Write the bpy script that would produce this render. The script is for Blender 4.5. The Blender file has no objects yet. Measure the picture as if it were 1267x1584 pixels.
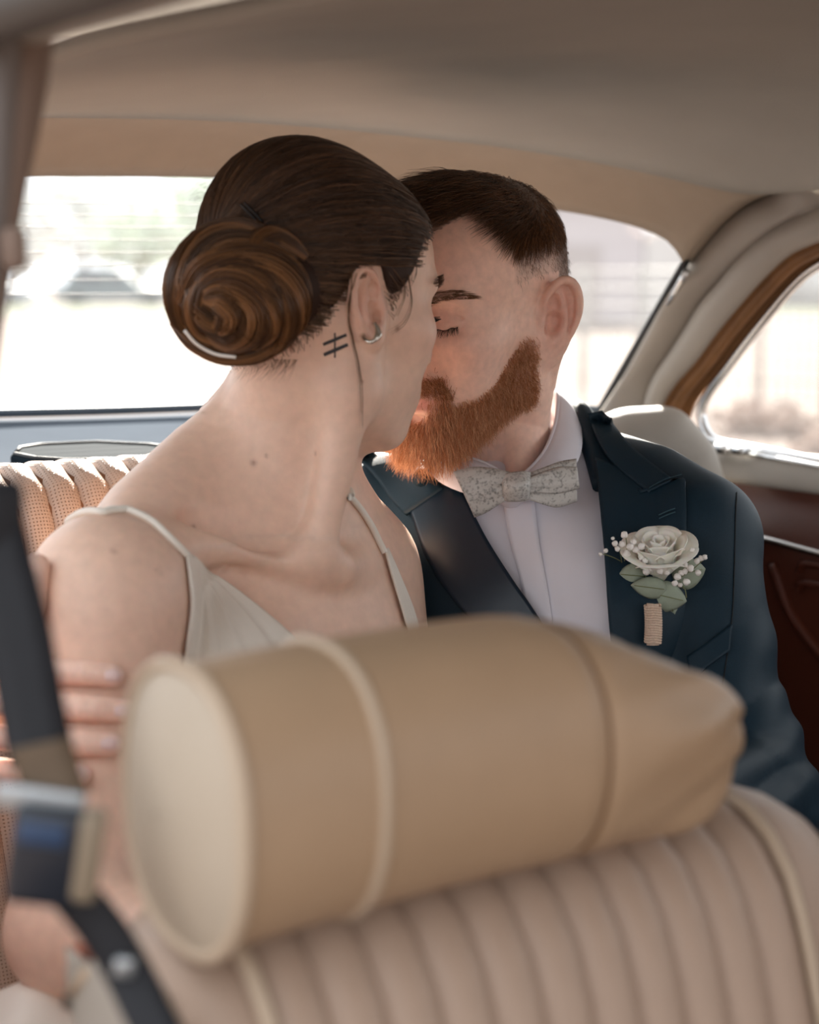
import bpy, bmesh, math, random, os
import numpy as np
from mathutils import Vector, Matrix
random.seed(7); rng = np.random.default_rng(7)
scene = bpy.context.scene
COL = scene.collection
# ------------------------------------------------------------------ camera, sky, sun, exposure
IW, IH, FPX = 1267.0, 1584.0, 2640.0
PITCH = math.radians(7.8)
CAM = np.array([0.0, 0.0, 1.18])
camd = bpy.data.cameras.new('camera'); cam = bpy.data.objects.new('camera', camd); COL.objects.link(cam)
cam.location = CAM; cam.rotation_euler = (math.pi/2 - PITCH, 0, 0)
camd.sensor_fit = 'HORIZONTAL'; camd.sensor_width = 24.0; camd.lens = FPX/IW*24.0
camd.clip_start = 0.02; camd.clip_end = 500
camd.dof.use_dof = True; camd.dof.focus_distance = 1.44; camd.dof.aperture_fstop = 3.2
scene.camera = cam
world = bpy.data.worlds.new('sky'); scene.world = world; world.use_nodes = True
_bg = world.node_tree.nodes['Background']; _bg.inputs[0].default_value = (0.93, 0.96, 1.0, 1); _bg.inputs[1].default_value = 1.55
AZ = math.radians(35)
U = np.array([math.cos(AZ), math.sin(AZ), 0]); V = np.array([-math.sin(AZ), math.cos(AZ), 0]); Z = np.array([0, 0, 1.0])
SUN_TO = U*0.55 + V*0.80 + Z*0.525
sund = bpy.data.lights.new('sun', 'SUN'); sun = bpy.data.objects.new('sun', sund); COL.objects.link(sun)
sund.energy = 25.0; sund.angle = math.radians(0.6); sund.color = (1.0, 0.93, 0.83)
sun.rotation_euler = Vector(SUN_TO).to_track_quat('Z', 'Y').to_euler()
scene.view_settings.view_transform = 'Standard'; scene.view_settings.look = 'None'
scene.view_settings.gamma = 1.0; scene.view_settings.use_curve_mapping = False
scene.view_settings.exposure = 0.36
scene.cycles.use_denoising = True
scene.cycles.max_bounces = 7; scene.cycles.transparent_max_bounces = 12
# ------------------------------------------------------------------ geometry helpers
CR = np.array([1.0, 0, 0]); CU = np.array([0, math.sin(PITCH), math.cos(PITCH)]); CF = np.array([0, math.cos(PITCH), -math.sin(PITCH)])
def P(px, py, d):
    return CAM + ((px-633.5)/FPX*d)*CR - ((py-792)/FPX*d)*CU + d*CF
def K(u, v, z): return u*U + v*V + z*Z                     # a point of the car: across, rearward, up
def onplane(px, py, n, c):
    r = P(px, py, 1.0) - CAM; return CAM + r*((c - CAM@n)/(r@n))
def PU(px, py, u): return onplane(px, py, U, u)
def PV(px, py, v): return onplane(px, py, V, v)
def mesh_obj(name, verts, faces, material=None, parent=None, smooth=True, normals=None):
    me = bpy.data.meshes.new(name)
    verts = np.asarray(verts, dtype=np.float64)
    me.from_pydata(verts.tolist() if len(verts) < 5 else [tuple(v) for v in verts.tolist()], [], faces if isinstance(faces, list) else faces.tolist())
    me.update()
    if smooth: me.shade_smooth()
    if normals is not None: me.normals_split_custom_set_from_vertices(np.asarray(normals).tolist())
    o = bpy.data.objects.new(name, me); COL.objects.link(o)
    if material: me.materials.append(material)
    if parent is not None: o.parent = parent
    return o
def tag(o, label=None, cat=None, group=None, kind=None):
    if label: o['label'] = label
    if cat: o['category'] = cat
    if group: o['group'] = group
    if kind: o['kind'] = kind
    return o
def empty(name, label=None, cat=None, group=None, kind=None):
    o = bpy.data.objects.new(name, None); COL.objects.link(o); o.empty_display_size = 0.05
    return tag(o, label, cat, group, kind)
def fix_normals(o):
    bm = bmesh.new(); bm.from_mesh(o.data); bmesh.ops.recalc_face_normals(bm, faces=bm.faces); bm.to_mesh(o.data); bm.free(); return o
def solidify(o, t, off=0.0):
    m = o.modifiers.new('thick', 'SOLIDIFY'); m.thickness = t; m.offset = off; return o
def bevel(o, w, seg=3):
    m = o.modifiers.new('edge', 'BEVEL'); m.width = w; m.segments = seg; m.limit_method = 'ANGLE'; return o
def subsurf(o, n=1):
    m = o.modifiers.new('sub', 'SUBSURF'); m.levels = n; m.render_levels = n; return o
def spline(pts, n):
    """Catmull-Rom through pts, n samples (arc-length-ish)."""
    p = np.asarray(pts, float)
    if len(p) == 2: 
        t = np.linspace(0, 1, n)[:, None]; return p[0]*(1-t) + p[1]*t
    q = np.vstack([2*p[0]-p[1], p, 2*p[-1]-p[-2]])
    dense = []
    for i in range(len(p)-1):
        t = np.linspace(0, 1, 24, endpoint=(i == len(p)-2))[:, None]
        a, b, c, d = q[i], q[i+1], q[i+2], q[i+3]
        dense.append(0.5*((2*b) + (c-a)*t + (2*a-5*b+4*c-d)*t**2 + (-a+3*b-3*c+d)*t**3))
    dn = np.vstack(dense)
    L = np.r_[0, np.cumsum(np.linalg.norm(np.diff(dn, axis=0), axis=1))]
    s = np.linspace(0, L[-1], n)
    return np.stack([np.interp(s, L, dn[:, k]) for k in range(dn.shape[1])], 1)
def gridfaces(n, m, closed_m=False, closed_n=False):
    f = []
    for i in range(n if closed_n else n-1):
        for j in range(m if closed_m else m-1):
            i2, j2 = (i+1) % n, (j+1) % m
            f.append((i*m+j, i*m+j2, i2*m+j2, i2*m+j))
    return f
def surf(name, G, material, parent=None, closed_m=False, closed_n=False, thick=0, off=0.0, smooth=True):
    G = np.asarray(G, float); n, m = G.shape[:2]
    o = mesh_obj(name, G.reshape(-1, 3), gridfaces(n, m, closed_m, closed_n), material, parent, smooth)
    if thick: solidify(o, thick, off)
    return o
def frames(pts):
    p = np.asarray(pts, float); t = np.gradient(p, axis=0); t /= np.linalg.norm(t, axis=1)[:, None]+1e-12
    ref = np.array([0, 0, 1.0]) if abs(t[0, 2]) < 0.9 else np.array([1.0, 0, 0])
    n = np.cross(ref, t[0]); n /= np.linalg.norm(n); N = [n]
    for i in range(1, len(p)):
        n = N[-1] - t[i]*(N[-1]@t[i]); n /= np.linalg.norm(n)+1e-12; N.append(n)
    N = np.array(N); B = np.cross(t, N); return t, N, B
def tube_geo(pts, r, seg=10, cap=True, flat=1.0, closed=False):
    p = np.asarray(pts, float); n = len(p); r = np.broadcast_to(np.asarray(r, float), (n,))
    t, N, B = frames(p)
    a = np.linspace(0, 2*np.pi, seg, endpoint=False)
    G = p[:, None] + r[:, None, None]*(np.cos(a)[None, :, None]*N[:, None]*flat + np.sin(a)[None, :, None]*B[:, None])
    v = G.reshape(-1, 3); f = gridfaces(n, seg, True, closed)
    if cap and not closed:
        f.append(tuple(range(seg-1, -1, -1))); f.append(tuple((n-1)*seg+k for k in range(seg)))
    return v, f
def tube(name, pts, r, material, parent=None, seg=10, n=None, closed=False):
    pts = spline(pts, n) if n else np.asarray(pts, float)
    v, f = tube_geo(pts, r, seg, True, 1.0, closed)
    return fix_normals(mesh_obj(name, v, f, material, parent))
def ribbon(name, pts, wdir, width, thick, material, parent=None, n=40):
    """flat strap along pts; wdir(s): width directions at the points."""
    p = spline(pts, n); w = spline(wdir, n); w /= np.linalg.norm(w, axis=1)[:, None]
    G = np.stack([p - w*width/2, p - w*width/6, p + w*width/6, p + w*width/2], 1)
    return surf(name, G, material, parent, thick=thick)
def box_geo(c, ax, half):
    c = np.asarray(c, float); v = []
    for i in (-1, 1):
        for j in (-1, 1):
            for k in (-1, 1): v.append(c + ax[0]*half[0]*i + ax[1]*half[1]*j + ax[2]*half[2]*k)
    return v, [(0,1,3,2), (4,6,7,5), (0,4,5,1), (2,3,7,6), (0,2,6,4), (1,5,7,3)]
def box(name, c, half, material, parent=None, ax=None, bev=0.01, seg=3):
    v, f = box_geo(c, ax if ax is not None else (U, V, Z), half)
    o = fix_normals(mesh_obj(name, v, f, material, parent, smooth=True))
    if bev: bevel(o, bev, seg)
    return o
# ------------------------------------------------------------------ materials
def srgb(r, g, b):
    return tuple(((c/255)/12.92 if c/255 <= 0.04045 else ((c/255+0.055)/1.055)**2.4) for c in (r, g, b)) + (1.0,)
def mat(name, col, rough=0.5, spec=0.5, metal=0.0, noise=0.0, nscale=8.0, bump=0.0, bscale=200.0, sss=0.0, sssr=(1, 0.35, 0.2), sssscale=0.006,
        attr=None, sheen=0.0, coat=0.0, col2=None, aniso=None, trans=0.0, wave=None):
    m = bpy.data.materials.new(name); m.use_nodes = True; nt = m.node_tree; b = nt.nodes['Principled BSDF']; L = nt.links
    b.inputs['Base Color'].default_value = col; b.inputs['Roughness'].default_value = rough
    b.inputs['Specular IOR Level'].default_value = spec; b.inputs['Metallic'].default_value = metal
    b.inputs['Sheen Weight'].default_value = sheen; b.inputs['Coat Weight'].default_value = coat
    if trans: b.inputs['Transmission Weight'].default_value = trans
    if sss:
        b.inputs['Subsurface Weight'].default_value = sss; b.inputs['Subsurface Radius'].default_value = sssr; b.inputs['Subsurface Scale'].default_value = sssscale
    tc = nt.nodes.new('ShaderNodeTexCoord'); base = None
    if attr:
        a = nt.nodes.new('ShaderNodeAttribute'); a.attribute_name = attr; base = a.outputs['Color']
    if noise or col2 is not None:
        n = nt.nodes.new('ShaderNodeTexNoise'); n.inputs['Scale'].default_value = nscale; n.inputs['Detail'].default_value = 5
        L.new(tc.outputs['Object'], n.inputs['Vector'])
        mx = nt.nodes.new('ShaderNodeMix'); mx.data_type = 'RGBA'
        if col2 is not None:
            r = nt.nodes.new('ShaderNodeValToRGB'); r.color_ramp.elements[0].position = 0.35; r.color_ramp.elements[1].position = 0.65
            L.new(n.outputs['Fac'], r.inputs['Fac']); L.new(r.outputs['Color'], mx.inputs[0])
            if base: L.new(base, mx.inputs[6])
            else: mx.inputs[6].default_value = col
            mx.inputs[7].default_value = col2
        else:
            mx.blend_type = 'MULTIPLY'; mx.inputs[0].default_value = 1.0
            r = nt.nodes.new('ShaderNodeValToRGB'); e = r.color_ramp.elements
            e[0].position = 0.25; e[1].position = 0.75; e[0].color = (1-noise,)*3 + (1,); e[1].color = (1+noise*0.6,)*3 + (1,)
            L.new(n.outputs['Fac'], r.inputs['Fac']); L.new(r.outputs['Color'], mx.inputs[7])
            if base: L.new(base, mx.inputs[6])
            else: mx.inputs[6].default_value = col
        base = mx.outputs[2]
    if base: L.new(base, b.inputs['Base Color'])
    if bump or wave:
        n2 = nt.nodes.new('ShaderNodeTexNoise'); n2.inputs['Scale'].default_value = bscale; n2.inputs['Detail'].default_value = 3
        L.new(tc.outputs['Object'], n2.inputs['Vector'])
        bp = nt.nodes.new('ShaderNodeBump'); bp.inputs['Strength'].default_value = bump; bp.inputs['Distance'].default_value = 0.002
        L.new(n2.outputs['Fac'], bp.inputs['Height']); L.new(bp.outputs['Normal'], b.inputs['Normal'])
    return m
# ------------------------------------------------------------------ signed distance modelling
def nrm(v): v = np.asarray(v, float); return v/np.linalg.norm(v)
class Frame:
    def __init__(s, t=(0,0,0), M=np.eye(3), scale=1.0): s.t = np.asarray(t, float); s.M = np.asarray(M, float); s.s = scale
    def loc(s, p): return ((p - s.t.astype(p.dtype)) @ s.M.astype(p.dtype))/p.dtype.type(s.s)
    def w(s, q): return s.t + s.s*(np.asarray(q, float) @ s.M.T)
WORLD = Frame()
def smin(a, b, k):
    if k <= 0: return np.minimum(a, b)
    h = np.maximum(k - np.abs(a-b), 0)/k; return np.minimum(a, b) - h*h*k*0.25
class Sdf:
    """ordered list of smooth unions and cuts"""
    FAR = 0.08
    def __init__(s): s.ops = []
    def _add(s, f, lo, hi, k, sub): s.ops.append((f, np.asarray(lo)-k-0.012, np.asarray(hi)+k+0.012, k, sub)); return s
    def ell(s, c, r, k=0.01, fr=WORLD, M=None, sub=False):
        c = np.asarray(c, float); r = np.asarray(r, float); sc = fr.s; M_ = np.eye(3) if M is None else np.asarray(M, float)
        def f(p):
            q = (fr.loc(p) - c.astype(p.dtype)) @ M_.astype(p.dtype)
            a = q/r.astype(p.dtype); k0 = np.sqrt((a*a).sum(-1)); a = a/r.astype(p.dtype); k1 = np.sqrt((a*a).sum(-1))
            return k0*(k0-1)/(k1+1e-9)*p.dtype.type(sc)
        w = fr.w(c); R_ = r.max()*sc; return s._add(f, w-R_, w+R_, k, sub)
    def cap(s, a, b, ra, rb=None, k=0.01, fr=WORLD, sub=False):
        rb = ra if rb is None else rb; A = fr.w(a); B = fr.w(b); ra *= fr.s; rb *= fr.s; ba = B-A; bb = float(ba@ba)+1e-12
        def f(p):
            pa = p - A.astype(p.dtype); h = np.clip((pa@ba.astype(p.dtype))/p.dtype.type(bb), 0, 1)
            d = pa - h[..., None]*ba.astype(p.dtype); return np.sqrt((d*d).sum(-1)) - (ra + (rb-ra)*h).astype(p.dtype)
        m = max(ra, rb); return s._add(f, np.minimum(A, B)-m, np.maximum(A, B)+m, k, sub)
    def chain(s, pts, rad, k=0.01, fr=WORLD, sub=False, n=None, k2=None):
        """one tapered polyline as one operation"""
        W = np.array([fr.w(q) for q in pts]); rad = np.broadcast_to(np.asarray(rad, float), (len(W),))*fr.s
        if n:
            Wr = spline(np.c_[W, rad], n); W, rad = Wr[:, :3], Wr[:, 3]
        def f(p):
            out = None
            for i in range(len(W)-1):
                A, ba = W[i].astype(p.dtype), (W[i+1]-W[i]).astype(p.dtype); pa = p-A
                h = np.clip((pa@ba)/(ba@ba+1e-12), 0, 1); d = pa-h[..., None]*ba
                v = np.sqrt((d*d).sum(-1)) - (rad[i]+(rad[i+1]-rad[i])*h).astype(p.dtype)
                out = v if out is None else np.minimum(out, v)
            return out
        m = rad.max(); return s._add(f, W.min(0)-m, W.max(0)+m, k, sub)
    def fn(s, f, lo, hi, k=0.0, sub=False): return s._add(f, lo, hi, k, sub)
    def disp(s, f, lo, hi):
        """add f(p) to the distance inside a box (wrinkles, folds)"""
        s.ops.append((f, np.asarray(lo, float), np.asarray(hi, float), 0, 'disp')); return s
    def __call__(s, p, ops=None):
        p = np.asarray(p); 
        if p.dtype != np.float32: p = p.astype(np.float64)
        D = np.full(p.shape[:-1], s.FAR, p.dtype)
        for f, lo, hi, k, sub in (s.ops if ops is None else ops):
            if sub == 'disp': 
                D = D + f(p); continue
            d = f(p)
            if sub: D = -smin(-D, d, k)
            else: D = smin(D, d, k)
        return D
    def sel(s, lo, hi): return [o for o in s.ops if np.all(o[1] <= hi) and np.all(o[2] >= lo)]
    def at(s, p): return s(np.asarray(p, float)[None] if np.ndim(p) == 1 else np.asarray(p, float))
    def grad(s, p, e=0.0012):
        p = np.atleast_2d(np.asarray(p, float)); ops = s.sel(p.min(0)-0.02, p.max(0)+0.02)
        g = np.stack([s(p+e*ax, ops)-s(p-e*ax, ops) for ax in np.eye(3)], -1); return g/(np.linalg.norm(g, axis=-1)[:, None]+1e-12)
    def cast(s, o, d, tmax=3.0, t0=0.3):
        """march rays o + t d to the surface (arrays)"""
        o = np.atleast_2d(np.asarray(o, float)); d = np.atleast_2d(np.asarray(d, float)); t = np.full(len(d), t0); hit = np.zeros(len(d), bool)
        ops = []
        with np.errstate(divide='ignore', invalid='ignore'):
            inv = 1.0/np.where(np.abs(d) < 1e-9, 1e-9, d)
            for op in s.ops:
                ta = (op[1]-o)*inv; tb = (op[2]-o)*inv; tn = np.minimum(ta, tb).max(1); tf_ = np.maximum(ta, tb).min(1)
                if ((tf_ >= tn) & (tf_ > t0)).any(): ops.append(op)
        for _ in range(140):
            act = np.where(~hit & (t < tmax))[0]
            if not len(act): break
            v = s((o if len(o) == 1 else o[act]) + t[act, None]*d[act], ops); hit[act] = v < 4e-4
            t[act] = np.where(v < 4e-4, t[act], t[act] + np.minimum(v, 0.05)*0.7)
        return o+t[:, None]*d, hit
    def pix(s, pts, t0=0.85, tmax=2.2):
        pts = np.asarray(pts, float); d = np.array([nrm(P(x, y, 1.0)-CAM) for x, y in pts])
        q, hit = s.cast(CAM, d, tmax, t0)
        if not hit.all():
            g = np.where(hit)[0]
            for i in np.where(~hit)[0]:
                if len(g): 
                    j = g[np.argmin(np.abs(g-i))]; dist = (q[j]-CAM)@d[i]; q[i] = CAM + d[i]*dist
        return q
    def push(s, p, off=0.0, it=4):
        p = np.atleast_2d(np.asarray(p, float)).copy()
        for _ in range(it):
            g = s.grad(p); p -= g*(s(p)-off)[:, None]
        return p
    def mesh(s, lo, hi, h, nb=24, keep=None):
        lo = np.asarray(lo, float); hi = np.asarray(hi, float); N = np.ceil((hi-lo)/h).astype(int)
        keys, VV, NN, FF = [], [], [], []
        def cid(I): return (I[..., 0].astype(np.int64)*100000 + I[..., 1])*100000 + I[..., 2]
        rad = nb*h*0.5*1.75+0.004
        for bi in range(0, N[0], nb):
            for bj in range(0, N[1], nb):
                for bk in range(0, N[2], nb):
                    b0 = np.array([bi, bj, bk]); wl = lo+(b0-1)*h; wh = lo+(b0+nb+1)*h
                    ops = s.sel(wl, wh)
                    if not ops: continue
                    c = ((wl+wh)/2)[None]
                    if abs(float(s(c, ops)[0])) > rad*1.35: continue
                    ax = [np.arange(b0[i]-1, b0[i]+nb+1) for i in range(3)]
                    I = np.stack(np.meshgrid(*ax, indexing='ij'), -1)
                    Pp = (lo+I*h).astype(np.float32)
                    D = s(Pp, ops)
                    if D.min() > 0 or D.max() < 0: continue
                    D = np.where(D == 0, np.float32(1e-7), D)
                    ins = D < 0; n = nb+1           # cells n^3
                    cnt = np.zeros((n,)*3, np.float32); acc = np.zeros((n, n, n, 3), np.float32)
                    offs = [(a, b, c_) for a in (0, 1) for b in (0, 1) for c_ in (0, 1)]
                    for a in range(3):
                        for o1 in (0, 1):
                            for o2 in (0, 1):
                                sl0 = [None]*3; sl1 = [None]*3; oth = [x for x in range(3) if x != a]
                                sl0[a] = slice(0, n); sl1[a] = slice(1, n+1)
                                for q, oo in zip(oth, (o1, o2)): sl0[q] = slice(oo, oo+n); sl1[q] = slice(oo, oo+n)
                                d0, d1 = D[tuple(sl0)], D[tuple(sl1)]; cr = (d0 < 0) != (d1 < 0)
                                t = np.where(cr, d0/np.where(cr, d0-d1, 1), 0)
                                cnt += cr; acc[..., a] += t
                                for q, oo in zip(oth, (o1, o2)): acc[..., q] += cr*oo
                    on = cnt > 0
                    if not on.any(): continue
                    idx = np.argwhere(on); vp = lo + (idx + b0-1 + acc[on]/cnt[on][:, None])*h
                    g = np.stack([sum((1 if oo[a] else -1)*D[oo[0]:oo[0]+n, oo[1]:oo[1]+n, oo[2]:oo[2]+n] for oo in offs) for a in range(3)], -1)[on]
                    lid = np.full((n,)*3, -1); lid[on] = np.arange(len(idx))
                    key = cid(idx + b0)
                    # faces: edges owned by sample points 1..nb
                    fs = []
                    for a in range(3):
                        q1, q2 = (a+1) % 3, (a+2) % 3
                        s0 = D[1:n, 1:n, 1:n]; e = [slice(1, n)]*3; e[a] = slice(2, n+1); s1 = D[tuple(e)]
                        cr = np.argwhere((s0 < 0) != (s1 < 0))
                        if not len(cr): continue
                        flip = s0[tuple(cr.T)] < 0; cc = cr+1; quad = []
                        for da, db in ((0, 0), (1, 0), (1, 1), (0, 1)):
                            w = cc.copy(); w[:, q1] -= da; w[:, q2] -= db; quad.append(lid[tuple(w.T)])
                        quad = np.stack(quad, 1); quad[~flip] = quad[~flip][:, ::-1]
                        fs.append(quad[(quad >= 0).all(1)])
                    base = sum(len(k_) for k_ in keys)
                    keys.append(key); VV.append(vp); NN.append(g)
                    if fs: FF.append(np.vstack(fs)+base)
        key = np.concatenate(keys); vp = np.vstack(VV); g = np.vstack(NN); F = np.vstack(FF)
        uq, first, inv = np.unique(key, return_index=True, return_inverse=True)
        F = inv[F]; vp = vp[first]; g = g[first]
        if keep is not None:
            m = keep(vp[F].mean(1)); F = F[m]
        used = np.unique(F); re = np.full(len(vp), -1); re[used] = np.arange(len(used))
        g = g[used]; g = g/(np.linalg.norm(g, axis=1)[:, None]+1e-12)
        return vp[used], re[F], g
def merge(parts):
    vs, fs, ns, b = [], [], [], 0
    for v, f, n in parts: vs.append(v); fs.append(f+b); ns.append(n); b += len(v)
    return np.vstack(vs), np.vstack(fs), np.vstack(ns)
def set_col(o, cols, name='Col'):
    c = np.ones((len(cols), 4), np.float32); c[:, :3] = cols
    a = o.data.color_attributes.new(name, 'FLOAT_COLOR', 'POINT'); a.data.foreach_set('color', c.ravel())
def strands(name, polys, r, material, parent=None, cols=None, tip=0.25):
    """N x K x 3 polylines -> one mesh of thin three-sided hairs"""
    Pn = np.asarray(polys, float); N, Kk = Pn.shape[:2]
    T = np.gradient(Pn, axis=1); T /= np.linalg.norm(T, axis=2, keepdims=True)+1e-12
    ref = np.tile(nrm([0.3, -0.8, 0.52]), (N, Kk, 1)); A = np.cross(T, ref); A /= np.linalg.norm(A, axis=2, keepdims=True)+1e-9; B = np.cross(T, A)
    r = np.broadcast_to(np.asarray(r, float), (N,)); tp = 1-(1-tip)*np.linspace(0, 1, Kk)**1.6
    rr = r[:, None]*tp[None]
    G = np.stack([Pn + rr[..., None]*(math.cos(a)*A + math.sin(a)*B) for a in (0, 2.094, 4.189)], 2)
    v = G.reshape(-1, 3); base = (np.arange(N)*Kk*3)[:, None, None, None]; k = (np.arange(Kk-1)*3)[None, :, None, None]
    q = np.array([[0, 1, 4, 3], [1, 2, 5, 4], [2, 0, 3, 5]])[None, None]
    F = (base+k+q).reshape(-1, 4)
    me = bpy.data.meshes.new(name); me.vertices.add(len(v)); me.vertices.foreach_set('co', v.astype(np.float32).ravel())
    me.loops.add(F.size); me.loops.foreach_set('vertex_index', F.ravel().astype(np.int32))
    me.polygons.add(len(F)); me.polygons.foreach_set('loop_start', (np.arange(len(F))*4).astype(np.int32)); me.polygons.foreach_set('loop_total', np.full(len(F), 4, np.int32))
    me.update(calc_edges=True); me.shade_smooth(); me.materials.append(material)
    o = bpy.data.objects.new(name, me); COL.objects.link(o)
    if parent is not None: o.parent = parent
    if cols is not None: set_col(o, np.repeat(np.asarray(cols), Kk*3, axis=0))
    return o
def patch(name, sdf, A, B, n, m, off, thick, material, parent=None, fold=None, t0=0.85):
    """strip of cloth between two pixel outlines, laid on a surface and given thickness"""
    a, b = spline(A, n), spline(B, n); t = np.linspace(0, 1, m)[None, :, None]
    px = a[:, None]*(1-t) + b[:, None]*t
    q = sdf.pix(px.reshape(-1, 2), t0=t0); g = sdf.grad(q)
    o_ = np.full(len(q), off)
    if fold is not None:
        S, T_ = np.meshgrid(np.linspace(0, 1, n), np.linspace(0, 1, m), indexing='ij'); o_ = o_ + fold(S, T_).ravel()
    q = q + g*o_[:, None]
    ob = surf(name, q.reshape(n, m, 3), material, parent); fix_normals(ob)
    c = np.mean([np.dot(ob.data.polygons[i].normal, CAM-q[ob.data.polygons[i].vertices[0]]) for i in range(0, len(ob.data.polygons), 7)])
    if c < 0: ob.data.flip_normals()
    solidify(ob, thick, -1.0); return ob
# ------------------------------------------------------------------ the place outside and the car shell
M_head = mat('headliner_cloth', srgb(162, 158, 150), 0.9, 0.1, noise=0.10, nscale=5, bump=0.25, bscale=900)
M_hdr = mat('header_vinyl', srgb(158, 144, 128), 0.75, 0.2, noise=0.05, nscale=30, bump=0.2, bscale=700)
M_pill = mat('pillar_vinyl', srgb(162, 154, 144), 0.55, 0.3, noise=0.06, nscale=14, bump=0.15, bscale=500)
M_strip = mat('brown_weatherstrip', srgb(120, 82, 48), 0.6, 0.3, noise=0.2, nscale=40)
M_chrome = mat('chrome', srgb(215, 215, 215), 0.22, 0.5, metal=1.0)
M_black = mat('black_rubber', srgb(24, 24, 26), 0.6)
M_door = mat('brown_door_vinyl', srgb(92, 46, 32), 0.42, 0.45, noise=0.12, nscale=12, bump=0.2, bscale=500)
M_shelf = mat('grey_blue_shelf', srgb(84, 90, 98), 1.0, 0.0, noise=0.05, nscale=20)
M_navy = mat('dark_slate_panel', srgb(24, 33, 40), 0.9, 0.03, noise=0.05, nscale=20)
M_carpet = mat('dark_carpet', srgb(40, 30, 26), 0.95, 0.1, noise=0.3, nscale=60)
M_leather = mat('tan_leather', srgb(172, 144, 116), 0.42, 0.4, noise=0.07, nscale=18, bump=0.22, bscale=650)
M_leather_b = mat('tan_seat_leather', srgb(170, 146, 128), 0.45, 0.4, noise=0.08, nscale=16, bump=0.25, bscale=600)
M_piping = mat('pale_piping', srgb(184, 164, 142), 0.42, 0.4)
M_orange = mat('orange_seat_edge', srgb(170, 98, 70), 0.5, 0.4, noise=0.05)
def glass_mat(name, veil):
    m = bpy.data.materials.new(name); m.use_nodes = True; nt = m.node_tree; nt.nodes.clear(); L = nt.links
    out = nt.nodes.new('ShaderNodeOutputMaterial'); t = nt.nodes.new('ShaderNodeBsdfTransparent'); t.inputs[0].default_value = (0.94, 0.95, 0.95, 1)
    d = nt.nodes.new('ShaderNodeBsdfTranslucent'); d.inputs[0].default_value = (0.9, 0.9, 0.9, 1)
    g = nt.nodes.new('ShaderNodeBsdfGlossy'); g.inputs['Roughness'].default_value = 0.03
    fr = nt.nodes.new('ShaderNodeFresnel'); fr.inputs[0].default_value = 1.3
    n = nt.nodes.new('ShaderNodeTexNoise'); n.inputs['Scale'].default_value = 6
    mr = nt.nodes.new('ShaderNodeMapRange'); mr.inputs[3].default_value = veil*0.8; mr.inputs[4].default_value = veil*1.2
    L.new(n.outputs['Fac'], mr.inputs[0])
    m1 = nt.nodes.new('ShaderNodeMixShader'); m2 = nt.nodes.new('ShaderNodeMixShader')
    L.new(mr.outputs[0], m1.inputs[0]); L.new(t.outputs[0], m1.inputs[1]); L.new(d.outputs[0], m1.inputs[2])
    m2.inputs[0].default_value = 0.035; L.new(m1.outputs[0], m2.inputs[1]); L.new(g.outputs[0], m2.inputs[2]); L.new(m2.outputs[0], out.inputs[0])
    return m
M_glass = glass_mat('dusty_window_glass', 0.03)
# ---- seam of the headliner, top edge and foot of the rear window (curves across the car)
def vseam(u): return 1.525 - 0.30*max(0, (u-0.86)/0.56)**2.0 - 0.30*max(0, (0.86-u)/0.56)**2.4*0.5
seam_px = [(-160,163), (60,162), (200,164), (330,168), (480,178), (600,190), (720,203), (840,220), (950,240), (1050,262), (1110,276), (1170,284), (1215,279)]
def on_seam(px, py, f):
    u = 0.8
    for _ in range(30):
        q = PV(px, py, f(u)); u = 0.5*u + 0.5*min(max(q@U, 0.2), 1.5)
    return PV(px, py, f(u))
seam = spline([on_seam(x, y, vseam) for x, y in seam_px], 60)
def vtop(u): return vseam(u) + 0.13
top_px = [(-180,262), (40,262), (200,263), (380,267), (520,277), (640,290), (760,303), (870,318), (940,331), (1000,348), (1040,370), (1062,402)]
wtop = spline([on_seam(x, y, vtop) for x, y in top_px], 60)
def vfoot(u): return 1.90 - 0.34*abs((u-0.86)/0.56)**2.2
foot_px = [(-180,647), (0,643), (170,639), (340,633), (520,628), (700,624), (840,628), (925,640)]
wfoot = spline([on_seam(x, y, vfoot) for x, y in foot_px], 60)
# headliner: from the seam forward over the car, bowed across
G = []
for i, s in enumerate(np.linspace(0, 1, 40)):
    row = []
    for q in seam:
        u = q@U; v0 = q@V; v = v0 + (-1.0 - v0)*s
        ce = 1.375 - 0.095*abs((u-0.86)/0.56)**2.2
        w = min(1, s/0.16); w = w*w*(3-2*w)
        z = q[2]*(1-w) + ce*w + 0.004*math.sin(9*u+3*v)*math.sin(7*v)*w
        row.append(K(u, v, z))
    G.append(row)
ceiling = surf('ceiling', G, M_head, thick=0.012, off=-1.0); tag(ceiling, 'stained beige cloth headliner of the car roof', 'ceiling', kind='structure')
fix_normals(ceiling)
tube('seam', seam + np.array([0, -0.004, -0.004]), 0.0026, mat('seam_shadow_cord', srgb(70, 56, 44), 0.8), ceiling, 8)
# roof skin over the headliner
G = []
for t in np.linspace(0, 1, 24):
    row = []
    for u in np.linspace(0.27, 1.45, 24):
        v1 = vseam(u) + 0.05; v = -1.0 + (v1+1.0)*t
        row.append(K(u, v, 1.43 - 0.11*abs((u-0.86)/0.60)**2.4 - 0.05*max(0, (v-1.2)/0.36)**2))
    G.append(row)
M_paint = mat('car_paint', srgb(160, 165, 170), 0.3, 0.5, coat=0.6)
tag(surf('roof_panel', G, M_paint, thick=0.006), 'painted outer roof skin above the headliner', 'roof', kind='structure')
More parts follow.
